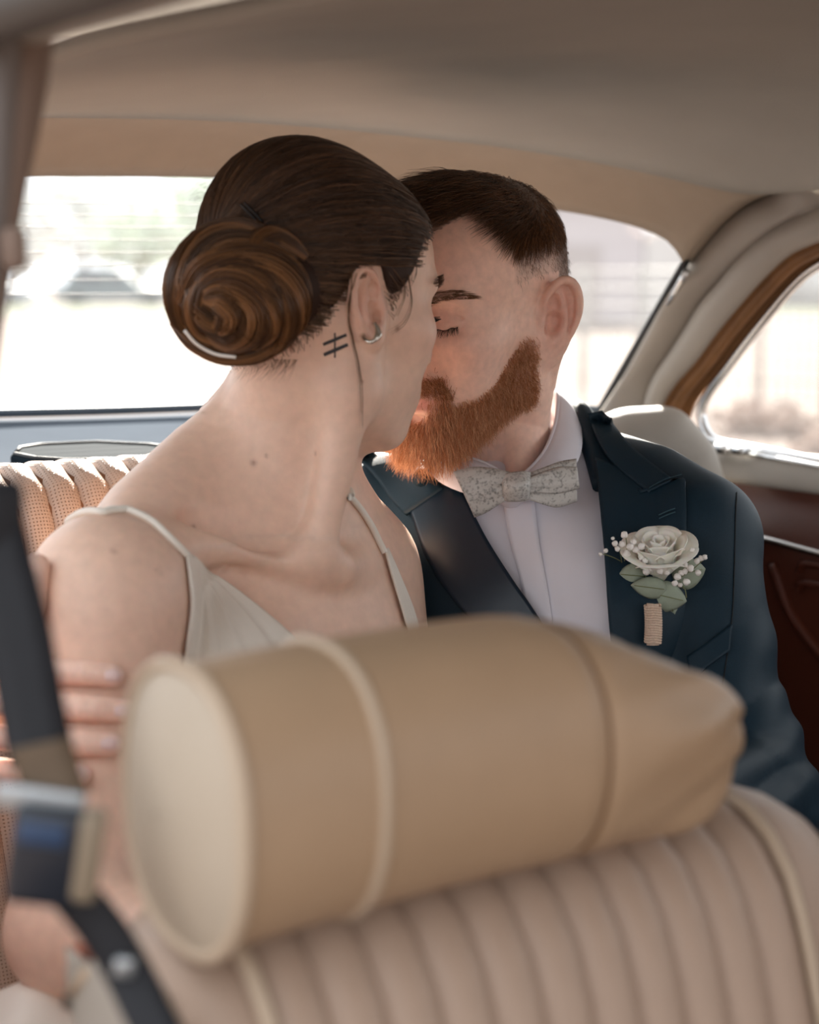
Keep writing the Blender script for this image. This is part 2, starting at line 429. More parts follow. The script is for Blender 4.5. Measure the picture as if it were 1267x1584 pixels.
# rear header between the seam and the glass, slightly padded
hdr = []
for t in np.linspace(0, 1, 10):
    hdr.append([a*(1-t)+b*t + np.array([0, 0, 0.016*math.sin(math.pi*t)]) + V*0.006*math.sin(math.pi*t) for a, b in zip(seam, wtop)])
wall_rear = surf('wall_rear', hdr, M_hdr, thick=0.01, off=-1.0); tag(wall_rear, 'beige padded header between headliner seam and rear window', 'panel', kind='structure')
# ---- rear window: glass, rubber, heating wires
win = empty('window_1', 'curved rear window with fine heating wires and dusty glass', 'window', kind='structure')
gl = []
for t in np.linspace(0, 1, 16):
    gl.append([a*(1-t)+b*t + (V*0.6+Z*0.8)*0.03*math.sin(math.pi*t)*min(1, (59-j)/12) for j, (a, b) in enumerate(zip(wtop, wfoot))])
gl = np.array(gl); surf('glass', gl, M_glass, win)
tube('rubber_seal', np.vstack([gl[:, -1]]), 0.005, M_black, win, 8)
tube('chrome_edge', gl[1:5, -1] + np.array([0.006, -0.01, 0]), 0.004, M_chrome, win, 8)
M_wire = mat('heating_wire', srgb(120, 118, 116), 0.6)
for k, t in enumerate(np.linspace(0.16, 0.56, 8)):
    row = np.array([[np.interp(t, np.linspace(0, 1, 16), gl[:, j, c]) for c in range(3)] for j in range(38)])
    tube('heating_wire', row, 0.00055, M_wire, win, 4)
# ---- parcel shelf and what lies on it
shelf_front = [K(u, 1.46, 0.985) for u in np.linspace(0.2, 1.45, 60)]
sh = []
for t in np.linspace(0, 1, 10):
    sh.append([np.asarray(a)*(1-t)+b*t + np.array([0, 0, -0.012*math.sin(math.pi*t)]) for a, b in zip(shelf_front, np.array([K(q@U, max(q@V, 1.5), q[2]-0.004) for q in wfoot]))])
wf = np.array(sh); shelf = surf('wall_shelf', wf, M_shelf, thick=0.012, off=-1.0); tag(shelf, 'grey blue parcel shelf under the rear window', 'shelf', kind='structure')
tube('shelf_edge', wf[-1]+np.array([0, -0.01, 0.008]), 0.006, mat('shelf_edge', srgb(60, 72, 84), 0.4), shelf, 8)
spk = empty('shelf_tray', 'flat dark slate tray lying on the grey parcel shelf', 'tray')
pts = [P(18, 704, 1.66), P(95, 722, 1.58), P(330, 712, 1.66), P(215, 686, 1.78), P(60, 690, 1.76)]
zz = 1.0; v = [np.array([q[0], q[1], q[2]]) for q in pts]; zt = np.mean([q[2] for q in v])
v = [onplane(*pp, Z, 1.012) for pp in [(16, 703), (50, 710), (95, 713), (200, 713), (350, 703), (235, 688), (150, 684), (60, 688), (25, 693)]]
n_ = len(v); vv = v + [q - Z*0.012 for q in v]
o = mesh_obj('slab', vv, [tuple(range(n_)), tuple(range(2*n_-1, n_-1, -1))] + [(i, n_+i, n_+(i+1) % n_, (i+1) % n_) for i in range(n_)], M_navy, spk, smooth=False); fix_normals(o); bevel(o, 0.003, 2)
ring = [q*0.94 + np.mean(v, 0)*0.06 + Z*0.0005 for q in v]; tube('rim', ring + [ring[0]], 0.0022, M_black, spk, 6)
# ---- right side of the car: C pillar pads, mouldings, strip, quarter window, door panel
def loft(curves, n=40):
    return np.array([spline(c, n) for c in curves])
g0 = [(1062,402), (1048,432), (1022,480), (996,530), (966,584), (928,642)]
g1 = [(1235,268), (1204,285), (1158,315), (1116,350), (1085,385), (1066,408)]
g2 = [(1310,308), (1267,323), (1223,342), (1185,366), (1146,400), (1116,435), (1089,466), (1066,505), (1039,547), (1018,581), (1006,622), (1003,660)]
g3 = [(1330,352), (1267,373), (1223,393), (1185,427), (1146,470), (1108,516), (1077,558), (1046,593), (1028,622), (1018,660)]
g4 = [(1330,372), (1267,404), (1231,431), (1197,470), (1154,520), (1120,566), (1089,604), (1072,630), (1062,664)]
g5 = [(1330,380), (1267,412), (1235,438), (1201,477), (1160,528), (1127,572), (1102,606), (1090,634), (1095,664), (1116,684), (1170,694), (1267,713), (1400,738)]
C0 = [PU(x, y, 1.375) for x, y in g0]
C1 = [PU(x, y, u) for (x, y), u in zip(g1, np.linspace(1.43, 1.39, len(g1)))]
C2 = [PU(x, y, 1.405) for x, y in g2]; C3 = [PU(x, y, 1.395) for x, y in g3]; C4 = [PU(x, y, 1.42) for x, y in g4]; C5 = [PU(x, y, 1.425) for x, y in g5]
outer = spline([on_seam(1215, 279, vseam), PU(1204, 285, 1.425)] + C1[2:] + C0[1:] + [PU(900, 690, 1.375)], 60)
inner = spline(C2, 60)
def pad(name, A, B, bulge, material, parent=None, m=9, n=None):
    A, B = np.asarray(A), np.asarray(B); G = []
    for t in np.linspace(0, 1, m):
        G.append(A*(1-t)+B*t - U*bulge*math.sin(math.pi*t)**0.7)
    return fix_normals(surf(name, G, material, parent, thick=0.004, off=0))
wall_right = pad('wall_right', outer, inner, 0.012, M_pill); tag(wall_right, 'pale padded rear pillar panel curving around the rear window', 'pillar', kind='structure')
fil = surf('corner_filler', [np.array(hdr)[:, -1], spline(C1, 10) + U*0.004], M_hdr, wall_rear, thick=0.004)
sk = pad('trim_7', outer[4:] + U*0.045 + V*0.01, inner[4:] + U*0.03, 0.0, M_paint); tag(sk, 'painted outer skin of the rear pillar, unseen, added to block sun', 'panel', kind='structure')  # unseen skin, added behind the pads to stop sun leaking onto them
tr1 = pad('trim_1', spline(C2, 60), spline(C3, 60), 0.016, M_pill); tag(tr1, 'pale rolled moulding arching around the quarter window', 'moulding', kind='structure')
tr2 = pad('trim_2', spline(C3, 60), spline(C4, 60), -0.006, M_strip); tag(tr2, 'brown weatherstrip arching around the quarter window', 'weatherstrip', kind='structure')
tube('strip_bead', [a*0.5+b*0.5 - U*0.004 for a, b in zip(spline(C3, 60), spline(C4, 60))], 0.007, M_strip, tr2, 8)
tube('groove', spline(C2, 60) - U*0.001, 0.0016, mat('groove', srgb(120, 104, 88), 0.8), tr1, 6)
# head rail continuing forward along the roof edge
rail = pad('trim_3', [K(1.43, v, 1.283) for v in np.linspace(1.33, -0.6, 40)], [K(1.405, v, 1.24) for v in np.linspace(1.26, -0.6, 40)], 0.012, M_pill); tag(rail, 'pale roof rail moulding above the side windows', 'moulding', kind='structure')
qw = empty('window_2', 'side quarter window with chrome frame beside the rear seat', 'window', kind='structure')
ch = spline(C5, 90); tube('chrome_frame', ch - U*0.004, 0.006, M_chrome, qw, 10)
gv = [np.asarray(q)+U*0.004 for q in ch]; far = [K(1.43, 0.35, max(q[2], 0.985)) for q in ch]
G = [[a*(1-t)+b*t for a, b in zip(gv, far)] for t in np.linspace(0, 1, 6)]; surf('glass', G, M_glass, qw)
tube('sill_bar', [PU(1150, 700, 1.415), PU(1267, 722, 1.41), PU(1500, 770, 1.41)], 0.0035, M_chrome, qw, 8, n=20)
# door / quarter trim panel below the window
def wallstrip(name, ua, za, ub, zb, material, parent, v0=1.62, v1=-0.3, bulge=0.0):
    return pad(name, [K(ua, v, za) for v in np.linspace(v0, v1, 30)], [K(ub, v, zb) for v in np.linspace(v0, v1, 30)], bulge, material, parent, m=8)
panel = wallstrip('wall_side', 1.40, 0.955, 1.41, 0.25, M_door, None, bulge=0.004); tag(panel, 'brown vinyl side panel under the quarter window', 'panel', kind='structure')
tag(wallstrip('trim_4', 1.425, 0.988, 1.392, 0.952, M_pill, None, bulge=0.006), 'pale ledge along the top of the brown side panel', 'ledge', kind='structure')
tube('chrome_strip', [PU(1120, 822, 1.392), PU(1180, 833, 1.392), PU(1267, 856, 1.392), PU(1500, 915, 1.392)], 0.0042, M_chrome, panel, 8, n=24)
for dy in (0, 30): tube('embossed_line', [PU(1237, 885+dy, 1.395), PU(1248, 872+dy, 1.394), PU(1330, 890+dy, 1.394)], 0.004, M_door, panel, 8, n=12)
tube('embossed_line', [PU(1196, 872, 1.396), PU(1230, 960, 1.396), PU(1330, 1080, 1.396)], 0.006, M_door, panel, 8, n=14)
clip = empty('window_latch', 'small chrome latch block at the corner of the quarter window', 'latch')
for (x, y, s) in ((1118, 694, 0.010), (1145, 697, 0.008)):
    box('latch_block', PU(x, y, 1.40), (s*0.8, s*1.2, s*0.6), M_chrome, clip, bev=0.003)
# left side, floor, bulkhead: they shade the cabin
tag(surf('wall_left', [[K(0.2, v, z) for v in np.linspace(0.8, 2.0, 6)] for z in (0.25, 0.96)], M_door, thick=0.03), 'brown lower side panel on the open side of the car', 'panel', kind='structure')
tag(surf('floor', [[K(u, v, 0.26) for u in np.linspace(0.17, 1.45, 8)] for v in np.linspace(-0.9, 2.0, 8)], M_carpet, thick=0.03), 'dark carpeted floor of the car', 'floor', kind='structure')
tag(surf('wall_boot', [[K(u, 1.46+0.02*t, 0.27+0.71*t) for u in np.linspace(0.2, 1.44, 4)] for t in (0, 1)], M_carpet, thick=0.02), 'dark bulkhead behind the rear seat', 'panel', kind='structure')
# near B pillar at the open door, and roof gutter
M_post = mat('post_vinyl', srgb(128, 108, 96), 0.55, 0.35, noise=0.08, nscale=20)
pl = empty('pillar', 'blurred brown post between the open door and the rear seat', 'post', kind='structure')
tube('post_cover', [P(46, 20, 0.80), P(30, 140, 0.80), P(4, 270, 0.80), P(-20, 400, 0.80), P(-45, 560, 0.80), P(-90, 900, 0.80), P(-130, 1400, 0.80)], [0.0125, 0.0128, 0.013, 0.014, 0.016, 0.018, 0.02][0:1]*40, M_post, pl, 14, n=40)
tube('post_edge', [P(8, 30, 0.79), P(-8, 200, 0.79), P(-30, 400, 0.79), P(-70, 700, 0.79)], 0.010, mat('post_edge', srgb(120, 112, 108), 0.5), pl, 12, n=24)
box('belt_guide', P(20, 385, 0.785), (0.005, 0.008, 0.010), M_post, pl, bev=0.004)
gut = tube('trim_5', [K(0.325, 0.98, 1.306), K(0.322, 0.76, 1.303), K(0.318, 0.4, 1.30), K(0.318, -0.6, 1.30)], 0.016, M_pill, None, 14, n=30); tag(gut, 'pale roof rail trim over the open door', 'trim', kind='structure')
gt = tube('trim_6', [K(0.292, 1.1, 1.30), K(0.29, 0.76, 1.295), K(0.285, 0.4, 1.292), K(0.285, -0.6, 1.29)], 0.014, mat('gutter_dark', srgb(60, 52, 46), 0.6), None, 12, n=30); tag(gt, 'dark rubber door seal along the roof edge', 'seal', kind='structure')
# ------------------------------------------------------------------ seats
def perf_mat(name, col):
    m = mat(name, col, 0.34, 0.5, noise=0.06, nscale=20); nt = m.node_tree; L = nt.links; b = nt.nodes['Principled BSDF']
    uv = nt.nodes.new('ShaderNodeUVMap'); vo = nt.nodes.new('ShaderNodeTexVoronoi'); vo.inputs['Scale'].default_value = 1.0; vo.inputs['Randomness'].default_value = 0.0
    L.new(uv.outputs[0], vo.inputs['Vector'])
    r = nt.nodes.new('ShaderNodeValToRGB'); r.color_ramp.elements[0].position = 0.14; r.color_ramp.elements[1].position = 0.26
    r.color_ramp.elements[0].color = (0.66, 0.58, 0.52, 1); L.new(vo.outputs['Distance'], r.inputs[0])
    mx = nt.nodes.new('ShaderNodeMix'); mx.data_type = 'RGBA'; mx.blend_type = 'MULTIPLY'; mx.inputs[0].default_value = 1
    src = b.inputs['Base Color'].links[0].from_socket
    L.new(src, mx.inputs[6]); L.new(r.outputs[0], mx.inputs[7]); L.new(mx.outputs[2], b.inputs['Base Color'])
    bp = nt.nodes.new('ShaderNodeBump'); bp.inputs['Strength'].default_value = 0.8; bp.inputs['Distance'].default_value = 0.002
    L.new(r.outputs[0], bp.inputs['Height']); L.new(bp.outputs['Normal'], b.inputs['Normal'])
    return m
M_perf = perf_mat('perforated_tan_leather', srgb(186, 164, 148))
def flute_mesh(profile, width, bulge, n=22, m=9):
    p = spline(profile, n); t = np.gradient(p, axis=0); t /= np.linalg.norm(t, axis=1)[:, None]; nn = np.stack([t[:, 1], -t[:, 0]], 1)   # (v,z) normals
    G = np.zeros((n, m, 3)); uvs = []
    L = np.r_[0, np.cumsum(np.linalg.norm(np.diff(p, axis=0), axis=1))]
    for j, s in enumerate(np.linspace(-1, 1, m)):
        b = bulge*(1-abs(s)**2.6)
        G[:, j] = np.stack([np.full(n, s*width/2), p[:, 0]+nn[:, 0]*b, p[:, 1]+nn[:, 1]*b], 1)
    me = bpy.data.meshes.new('flute'); me.from_pydata([tuple((K(*q)).tolist()) for q in G.reshape(-1, 3)], [], gridfaces(n, m)); me.update(); me.shade_smooth()
    lay = me.uv_layers.new(name='UVMap')
    for l in me.loops:
        i, j = divmod(l.vertex_index, m); lay.data[l.index].uv = ((j/(m-1)*width)/0.0030, L[i]/0.0030)
    return me
def add_flutes(parent, me, us, material):
    me.materials.append(material)
    for u in us:
        o = bpy.data.objects.new('flute', me); COL.objects.link(o); o.location = U*u; o.parent = parent
# rear seat
rear = empty('rear_bench_seat', 'long tan rear bench seat with perforated fluted back', 'seat')
prof = [(1.475, 0.965), (1.455, 1.001), (1.42, 1.014), (1.385, 1.006), (1.362, 0.974), (1.335, 0.89), (1.28, 0.74), (1.20, 0.50)]
pf = 0.0295
add_flutes(rear, flute_mesh(prof, pf, 0.0075), np.arange(0.33, 1.24, pf), M_perf)
pb = spline(prof, 24); core = [[K(u, v+0.003, z-0.003) for v, z in pb] for u in np.linspace(0.31, 1.25, 20)]
surf('backrest', core, mat('seat_groove_leather', srgb(120, 84, 60), 0.6), rear, thick=0.008, off=0)
box('cushion', K(0.78, 0.98, 0.50), (0.5, 0.27, 0.09), M_leather_b, rear, bev=0.05, seg=5)
# side wing of the bench behind the man's shoulder
wing = Sdf(); wing.chain([PU(960, 700, 1.27), PU(1030, 677, 1.30), PU(1065, 712, 1.32), PU(1085, 790, 1.33)], [0.034, 0.034, 0.032, 0.034], 0.03)
wing.chain([PU(965, 690, 1.26), PU(1010, 800, 1.28)], [0.034, 0.045], 0.04)
v_, f_, n_ = wing.mesh(K(1.2, 1.0, 0.8).min()*0+np.array([0.1, 1.4, 0.7]), np.array([0.9, 2.4, 1.2]), 0.006)
mesh_obj('side_wing', v_, f_, M_pill, rear, normals=n_)
# front seat with its roll headrest
fs = empty('front_seat', 'tan leather front seat with fluted back and roll headrest', 'seat')
FT = (0.62, 0.884)                                               # front top edge of the back (rearward, up)
prof = [(0.745, 0.855), (0.705, 0.884), (0.66, 0.888), (0.628, 0.872), (0.607, 0.84), (0.585, 0.77), (0.545, 0.64), (0.50, 0.48)]
pw = 0.0290
us = 0.372 + pw*np.arange(11)
add_flutes(fs, flute_mesh(prof, pw, 0.0065), us, M_leather_b)
pb = spline(prof, 26)
def shell(u0, u1, drop0, drop1, bul, name, m=14):
    G = []
    for s in np.linspace(0, 1, m):
        u = u0+(u1-u0)*s; dz = drop0+(drop1-drop0)*s; b = bul*math.sin(math.pi*min(1, max(0, s)))**0.6
        G.append([K(u, v - b*0.5, z + b - dz*min(1, max(0, (z-0.45)/0.3))) for v, z in pb])
    return surf(name, G, M_leather_b, fs)
shell(0.352, 0.70, 0.003, 0.003, 0, 'back_core')
G = []                                                            # outer bolster, its shoulder rolling down
for s in np.linspace(0, 1, 16):
    u = us[-1]+pw/2 + s*0.095; dz = 0.052*s**1.9; 
    G.append([K(u, v + 0.035*s**3*(1 if i < 4 else 0.4), z + 0.006*math.sin(math.pi*s) - dz*(1 if z > 0.6 else 0.4)) for i, (v, z) in enumerate(pb)])
surf('bolster', G, M_leather_b, fs)
edge = np.array(G)[:, 0:6].reshape(-1, 6, 3)
tube('back_shell_edge', [g[0]+Z*0.002 for g in G], 0.007, M_orange, fs, 8)
surf('back_shell', [[q0, q0 - Z*0.35 + V*0.0] for q0 in [K(u, 0.76, 0.85) for u in np.linspace(0.33, 0.77, 8)]], M_orange, fs, thick=0.01)
G = []                                                            # inner side roll, turning round to the side face
for s in np.linspace(0, 1, 10):
    a = s*math.pi/2; G.append([K(us[0]-pw/2 - 0.036*math.sin(a), v + 0.02*(1-math.cos(a))*(1 if i > 6 else 0), z - 0.022*(1-math.cos(a))) for i, (v, z) in enumerate(pb)])
surf('bolster', G, M_leather_b, fs)
side = np.array(G[-1]); back = np.array([K(0.321, 0.752 - 0.25*max(0, (0.85-q[2])), q[2]-0.01) for q in side])
surf('side_panel', [side, side*0.5+back*0.5 - U*0.006, back], M_pill, fs)
tube('piping', np.array([K(us[0]-pw/2-0.004, v-0.003, z+0.005) for v, z in pb]), 0.0042, M_piping, fs, 8)
tube('piping', np.array([K(us[-1]+pw/2+0.003, v-0.003, z+0.004) for v, z in pb]), 0.0038, M_piping, fs, 8)
tube('piping', side + np.array([0, -0.002, 0.003]), 0.004, M_piping, fs, 8)
# headrest: one closed roll with end pads, bands and piping
HA = K(0.330, 0.642, 0.952); HL = 0.306
def hr_ring(s, n=56):
    """s 0..1 along the roll"""
    a = np.linspace(0, 2*np.pi, n, endpoint=False)
    r = 1.0
    if s > 0.9: r = (1 - ((s-0.9)/0.10)**2*0.12)
    e = 2.3; ca, sa = np.cos(a), np.sin(a)
    rv = np.sign(ca)*np.abs(ca)**(2/e)*0.054*r; rz = np.sign(sa)*np.abs(sa)**(2/e)*0.0625*r
    w = 0.0
    if s > 0.66: 
        k = (s-0.66)/0.34; w = 0.0035*k*np.sin(3*a+7*s)*1.0 + 0.0022*k*np.sin(7*a-9*s) + 0.0015*np.sin(11*a+22*s)*k
    pin = 0.0022*math.exp(-((s-0.665)/0.012)**2)
    c = HA + U*HL*s - Z*0.004*s + V*0.006*math.sin(math.pi*s) + Z*0.003*math.sin(math.pi*s)
    kk = max(0.0, (s-0.58)/0.42); rz = np.where(rz > 0, rz*(1-0.62*kk**1.6), rz*(1-0.16*kk**3)); rv = rv*(1-0.25*kk**3)
    return c + V*(rv*(1+w*26) - np.sign(rv)*pin)[:, None] + Z*(rz*(1+w*26) - np.sign(rz)*pin)[:, None]
hr = surf('headrest', [hr_ring(s) for s in np.linspace(0, 1, 70)], M_leather, fs, closed_m=True); fix_normals(hr)
capc = HA
ring0 = hr_ring(0)
G = [capc + (ring0-capc)*t - U*(0.014*(1-t**2.2)) for t in np.linspace(1, 0.02, 10)]
endm = mat('end_pad_leather', srgb(180, 166, 148), 0.42, 0.4, noise=0.05, bump=0.2, bscale=600)
fix_normals(surf('end_pad', G, endm, hr, closed_m=True))
ring1 = hr_ring(1.0); c1 = ring1.mean(0)
fix_normals(surf('end_pad', [c1 + (ring1-c1)*t + U*(0.022*(1-t**2)) for t in np.linspace(1, 0.02, 8)], M_leather, hr, closed_m=True))
tube('piping', ring0 + (ring0-capc)*0.012, 0.0032, M_piping, hr, 8, closed=True)
for s, rr, mm in ((0.035, 0.0, None), (0.235, 0.0028, M_piping)):
    if rr: 
        q = hr_ring(s); tube('band', q + (q-q.mean(0))*0.006, rr, mm, hr, 8, closed=True)
q = hr_ring(0.668); tube('seam', q + (q-q.mean(0))*0.004, 0.0014, mat('seam_thread', srgb(120, 90, 62), 0.7), hr, 6, closed=True)
# ------------------------------------------------------------------ seat belt hanging beside the post
M_web = mat('black_webbing', srgb(26, 27, 32), 0.6, 0.35, noise=0.15, nscale=90)
M_webb = mat('brown_webbing', srgb(92, 76, 60), 0.65, 0.3, noise=0.1, nscale=90)
M_plast = mat('dark_blue_plastic', srgb(26, 32, 42), 0.28, 0.5)
M_steel = mat('brushed_steel', srgb(170, 176, 180), 0.35, 0.5, metal=0.8)
M_beigep = mat('beige_plastic', srgb(130, 116, 98), 0.4, 0.4)
sb = empty('seat_belt', 'black seat belt strap with metal tongue and dark buckle hanging by the post', 'seat belt')
w1 = [nrm([1, -0.25, 0.1]), nrm([1, -0.2, 0.12]), nrm([1, -0.2, 0.18])]
ribbon('strap', [P(-26, 760, 0.74), P(-2, 860, 0.735), P(28, 980, 0.73), P(48, 1090, 0.725), P(66, 1180, 0.72)], [nrm([1, 0.3, 0.15])]*5, 0.028, 0.004, M_web, sb)
ribbon('strap_fold', [P(62, 1150, 0.717), P(76, 1195, 0.715), P(90, 1240, 0.712)], [nrm([1, 0.1, 0.2])]*3, 0.026, 0.004, M_webb, sb, n=12)
box('guide', P(-6, 800, 0.738), (0.012, 0.006, 0.016), M_web, sb, bev=0.005)
AXB = (nrm([0.98, 0.1, -0.16]), nrm([-0.1, 1, 0.0]), nrm([0.16, 0.0, 0.98]))
tg = box('tongue', P(62, 1238, 0.708), (0.0185, 0.002, 0.0055), M_steel, sb, ax=AXB, bev=0.002)
bk = box('buckle', P(74, 1322, 0.708), (0.0155, 0.007, 0.021), M_plast, sb, ax=AXB, bev=0.004)
box('buckle_button', P(66, 1290, 0.700), (0.010, 0.002, 0.005), mat('blue_button', srgb(40, 62, 92), 0.35), bk, ax=AXB, bev=0.0015)
box('buckle_edge', P(138, 1322, 0.706), (0.0052, 0.0075, 0.019), M_beigep, sb, ax=AXB, bev=0.003)
ribbon('strap', [P(120, 1390, 0.712), P(160, 1440, 0.715), P(196, 1500, 0.715), P(236, 1580, 0.705), P(300, 1700, 0.69)], [nrm([1, 0.2, 0.3])]*5, 0.020, 0.004, M_web, sb)
box('rivet', P(192, 1496, 0.708), (0.0042, 0.002, 0.0042), M_steel, sb, ax=AXB, bev=0.0018)
# ------------------------------------------------------------------ people: shared head model (millimetres / 1000; x = the person's left, y = forward, z = up, origin between the ear canals)
def head_rot(yaw, pit, rol):
    yaw, pit, rol = (math.radians(a) for a in (yaw, pit, rol)); cy, sy = math.cos(yaw), math.sin(yaw)
    fwd = np.array([-sy, -cy, 0]); left = np.array([cy, -sy, 0]); up = np.array([0, 0, 1.0])
    f2 = fwd*math.cos(pit) - up*math.sin(pit); u2 = up*math.cos(pit) + fwd*math.sin(pit)
    return np.stack([left*math.cos(rol)+u2*math.sin(rol), f2, u2*math.cos(rol)-left*math.sin(rol)], 1)
mm = lambda *a: np.array(a, float)/1000
def ear(s, fr, side, flare=28, size=1.0, base=(72, 0, 0), tilt=10):
    """ear with rim, fold, bowl, tragus and lobe; local 2D axes: b = backward, u = up, n = outward"""
    fl = math.radians(flare); tl = math.radians(tilt)
    n = np.array([side*math.cos(fl), math.sin(fl), 0]); b = np.array([side*math.sin(fl), -math.cos(fl), 0]); u = np.array([0, 0, 1.0])
    b, u = b*math.cos(tl) - u*math.sin(tl), u*math.cos(tl) + b*math.sin(tl)
    o = np.array([side*base[0], base[1], base[2]], float)
    def q(bb, uu, nn=0.0): return (o + size*(b*bb + u*uu + n*nn))/1000
    M = np.stack([b, nrm(u), n], 1)
    S = size/1000
    s.ell(q(15.5, 3, 4), np.array([17.5, 31, 4.2])*S, k=0.004, fr=fr, M=M)
    s.ell(q(9, -21, 4), np.array([8.5, 10, 4.2])*S, k=0.005, fr=fr, M=M)
    s.ell(q(5, -2, -4), np.array([11, 20, 9])*S, k=0.009, fr=fr, M=M); s.ell(q(14, 2, -3), np.array([13, 22, 6])*S, k=0.006, fr=fr, M=M)
    s.chain([q(4, 2, 5), q(3, 14, 7), q(6, 25, 8), q(14, 33, 8), q(23, 32.5, 8), q(30, 24, 8), q(32.5, 11, 8), q(30, -3, 7.5), q(24, -14, 7), q(17, -22, 6)], np.array([2.4, 2.8, 3.1, 3.4, 3.6, 3.7, 3.6, 3.2, 2.8, 2.4])*S, k=0.0028, fr=fr, n=22)
    s.ell(q(12, -1, 8.5), np.array([8.5, 10.5, 10])*S, k=0.004, fr=fr, M=M, sub=True)
    s.chain([q(24, -6, 8), q(26.5, 6, 8), q(25, 17, 8), q(19, 26, 8)], np.array([1.8, 2.8, 3.0, 2.4])*S, k=0.0015, fr=fr, n=12, sub=True)
    s.chain([q(14, -14, 7), q(20, -8, 7.5), q(22, 3, 7), q(19, 13, 6.5), q(13, 21, 5.5)], np.array([2.9, 2.8, 2.7, 2.6, 2.2])*S, k=0.003, fr=fr, n=14)
    s.ell(q(10, 15, 7.5), np.array([5.5, 7.5, 4.4])*S, k=0.003, fr=fr, M=M, sub=True)
    s.ell(q(1.5, -1, 5), np.array([4, 6.5, 4.4])*S, k=0.003, fr=fr, M=M)
    s.ell(q(12, -15, 6.5), np.array([4.5, 3.2, 3])*S, k=0.003, fr=fr, M=M)
    s.ell(q(6.5, -5, 4), np.array([3.4, 5, 10])*S, k=0.002, fr=fr, M=M, sub=True)
    return q
def build_head(s, fr, male, E=None):
    E = E or {}
    w = 1.0 if male else 0.955
    s.ell(mm(0, -3, 46), mm(75*w, 95, 76), k=0.02, fr=fr)
    s.ell(mm(0, 36, 48), mm(64*w, 60, 56), k=0.03, fr=fr)
    s.ell(mm(0, -30, 20), mm(60*w, 58, 56), k=0.03, fr=fr)
    s.ell(mm(0, 42, -8), mm(59*w, 54, 60), k=0.03, fr=fr)
    for sd in (-1, 1):
        s.cap(mm(sd*(52 if male else 47), 12, -58), mm(sd*13, 76, -90), 0.017, 0.015, k=0.022, fr=fr)
        s.cap(mm(sd*58*w, 4, -16), mm(sd*(50 if male else 46), 12, -58), 0.018, 0.017, k=0.02, fr=fr)
        s.ell(mm(sd*46*w, 62, -8), mm(19, 26, 16), k=0.022, fr=fr)
        s.ell(mm(sd*34*w, 62, -38), mm(22, 24, 28), k=0.024, fr=fr)
    s.ell(mm(0, 48, -62), mm(42, 38, 34), k=0.024, fr=fr)
    s.ell(mm(0, 80, -88), mm(19, 15, 15 if male else 13), k=0.014, fr=fr)
    for sd in (-1, 1):
        s.cap(mm(sd*8, 93, 32), mm(sd*42, 80, 34), 0.010 if male else 0.008, 0.008, k=0.014, fr=fr)
        s.ell(mm(sd*33, 101, 13), mm(19, 17, 12.5), k=0.012, fr=fr, sub=True)
        s.ell(mm(sd*32, 77, 13), mm(15.5, 14.5, 14), k=0.006, fr=fr)
    s.ell(mm(0, 84, -57), mm(30, 22, 25), k=0.018, fr=fr)
    # nose
    s.cap(mm(0, 93, 24), mm(0, 115, -16), 0.0068 if male else 0.006, 0.008, k=0.012, fr=fr)
    s.ell(mm(0, 116, -20), mm(9.5, 9.5, 8.5) if male else mm(8, 8.5, 7.5), k=0.007, fr=fr)
    for sd in (-1, 1):
        s.ell(mm(sd*12.5, 105.5, -24), mm(8, 10, 8.5), k=0.0035, fr=fr); s.chain([mm(sd*19, 98, -15), mm(sd*21.5, 97.5, -24), mm(sd*17.5, 100, -32)], 0.0012, k=0.004, fr=fr, sub=True, n=8)
        s.ell(mm(sd*7.5, 109, -31.5), mm(3.6, 5.5, 4), k=0.002, fr=fr, sub=True)
        # eyelid crease and closed lid line
        s.chain([mm(sd*18, 88, 15), mm(sd*26, 94.2, 20.5), mm(sd*36, 92.5, 20.5), mm(sd*46, 84, 15.5)], 0.0009, k=0.003, fr=fr, sub=True, n=9)
        s.chain([mm(sd*16.5, 89, 11), mm(sd*24, 92.5, 6.5), mm(sd*34, 92, 5.0), mm(sd*45, 83, 9)], 0.0008, k=0.0025, fr=fr, sub=True, n=9)
        # fold from the wing of the nose to the mouth
        if male: s.chain([mm(sd*17, 103, -22), mm(sd*26, 96, -36), mm(sd*33, 87, -54)], 0.0012, k=0.006, fr=fr, sub=True, n=8)
    # lips
    s.chain([mm(-25, 88, -58), mm(-13, 99.5, -54.5), mm(-4, 103.5, -52.5), mm(4, 103.5, -52.5), mm(13, 99.5, -54.5), mm(25, 88, -58)], np.array([0.0018, 0.0042, 0.0052, 0.0052, 0.0042, 0.0018]), k=0.004, fr=fr, n=14)
    s.chain([mm(-23, 88, -60), mm(-12, 98, -63), mm(0, 101.5, -64), mm(12, 98, -63), mm(23, 88, -60)], np.array([0.0018, 0.005, 0.0062, 0.005, 0.0018]), k=0.004, fr=fr, n=12)
    s.chain([mm(-27, 87.5, -57.2), mm(-13, 101.5, -58.2), mm(0, 107, -58.6), mm(13, 101.5, -58.2), mm(27, 87.5, -57.2)], 0.0008, k=0.0022, fr=fr, sub=True, n=12)
    s.ell(mm(0, 100, -74), mm(14, 6, 4), k=0.008, fr=fr, sub=True)
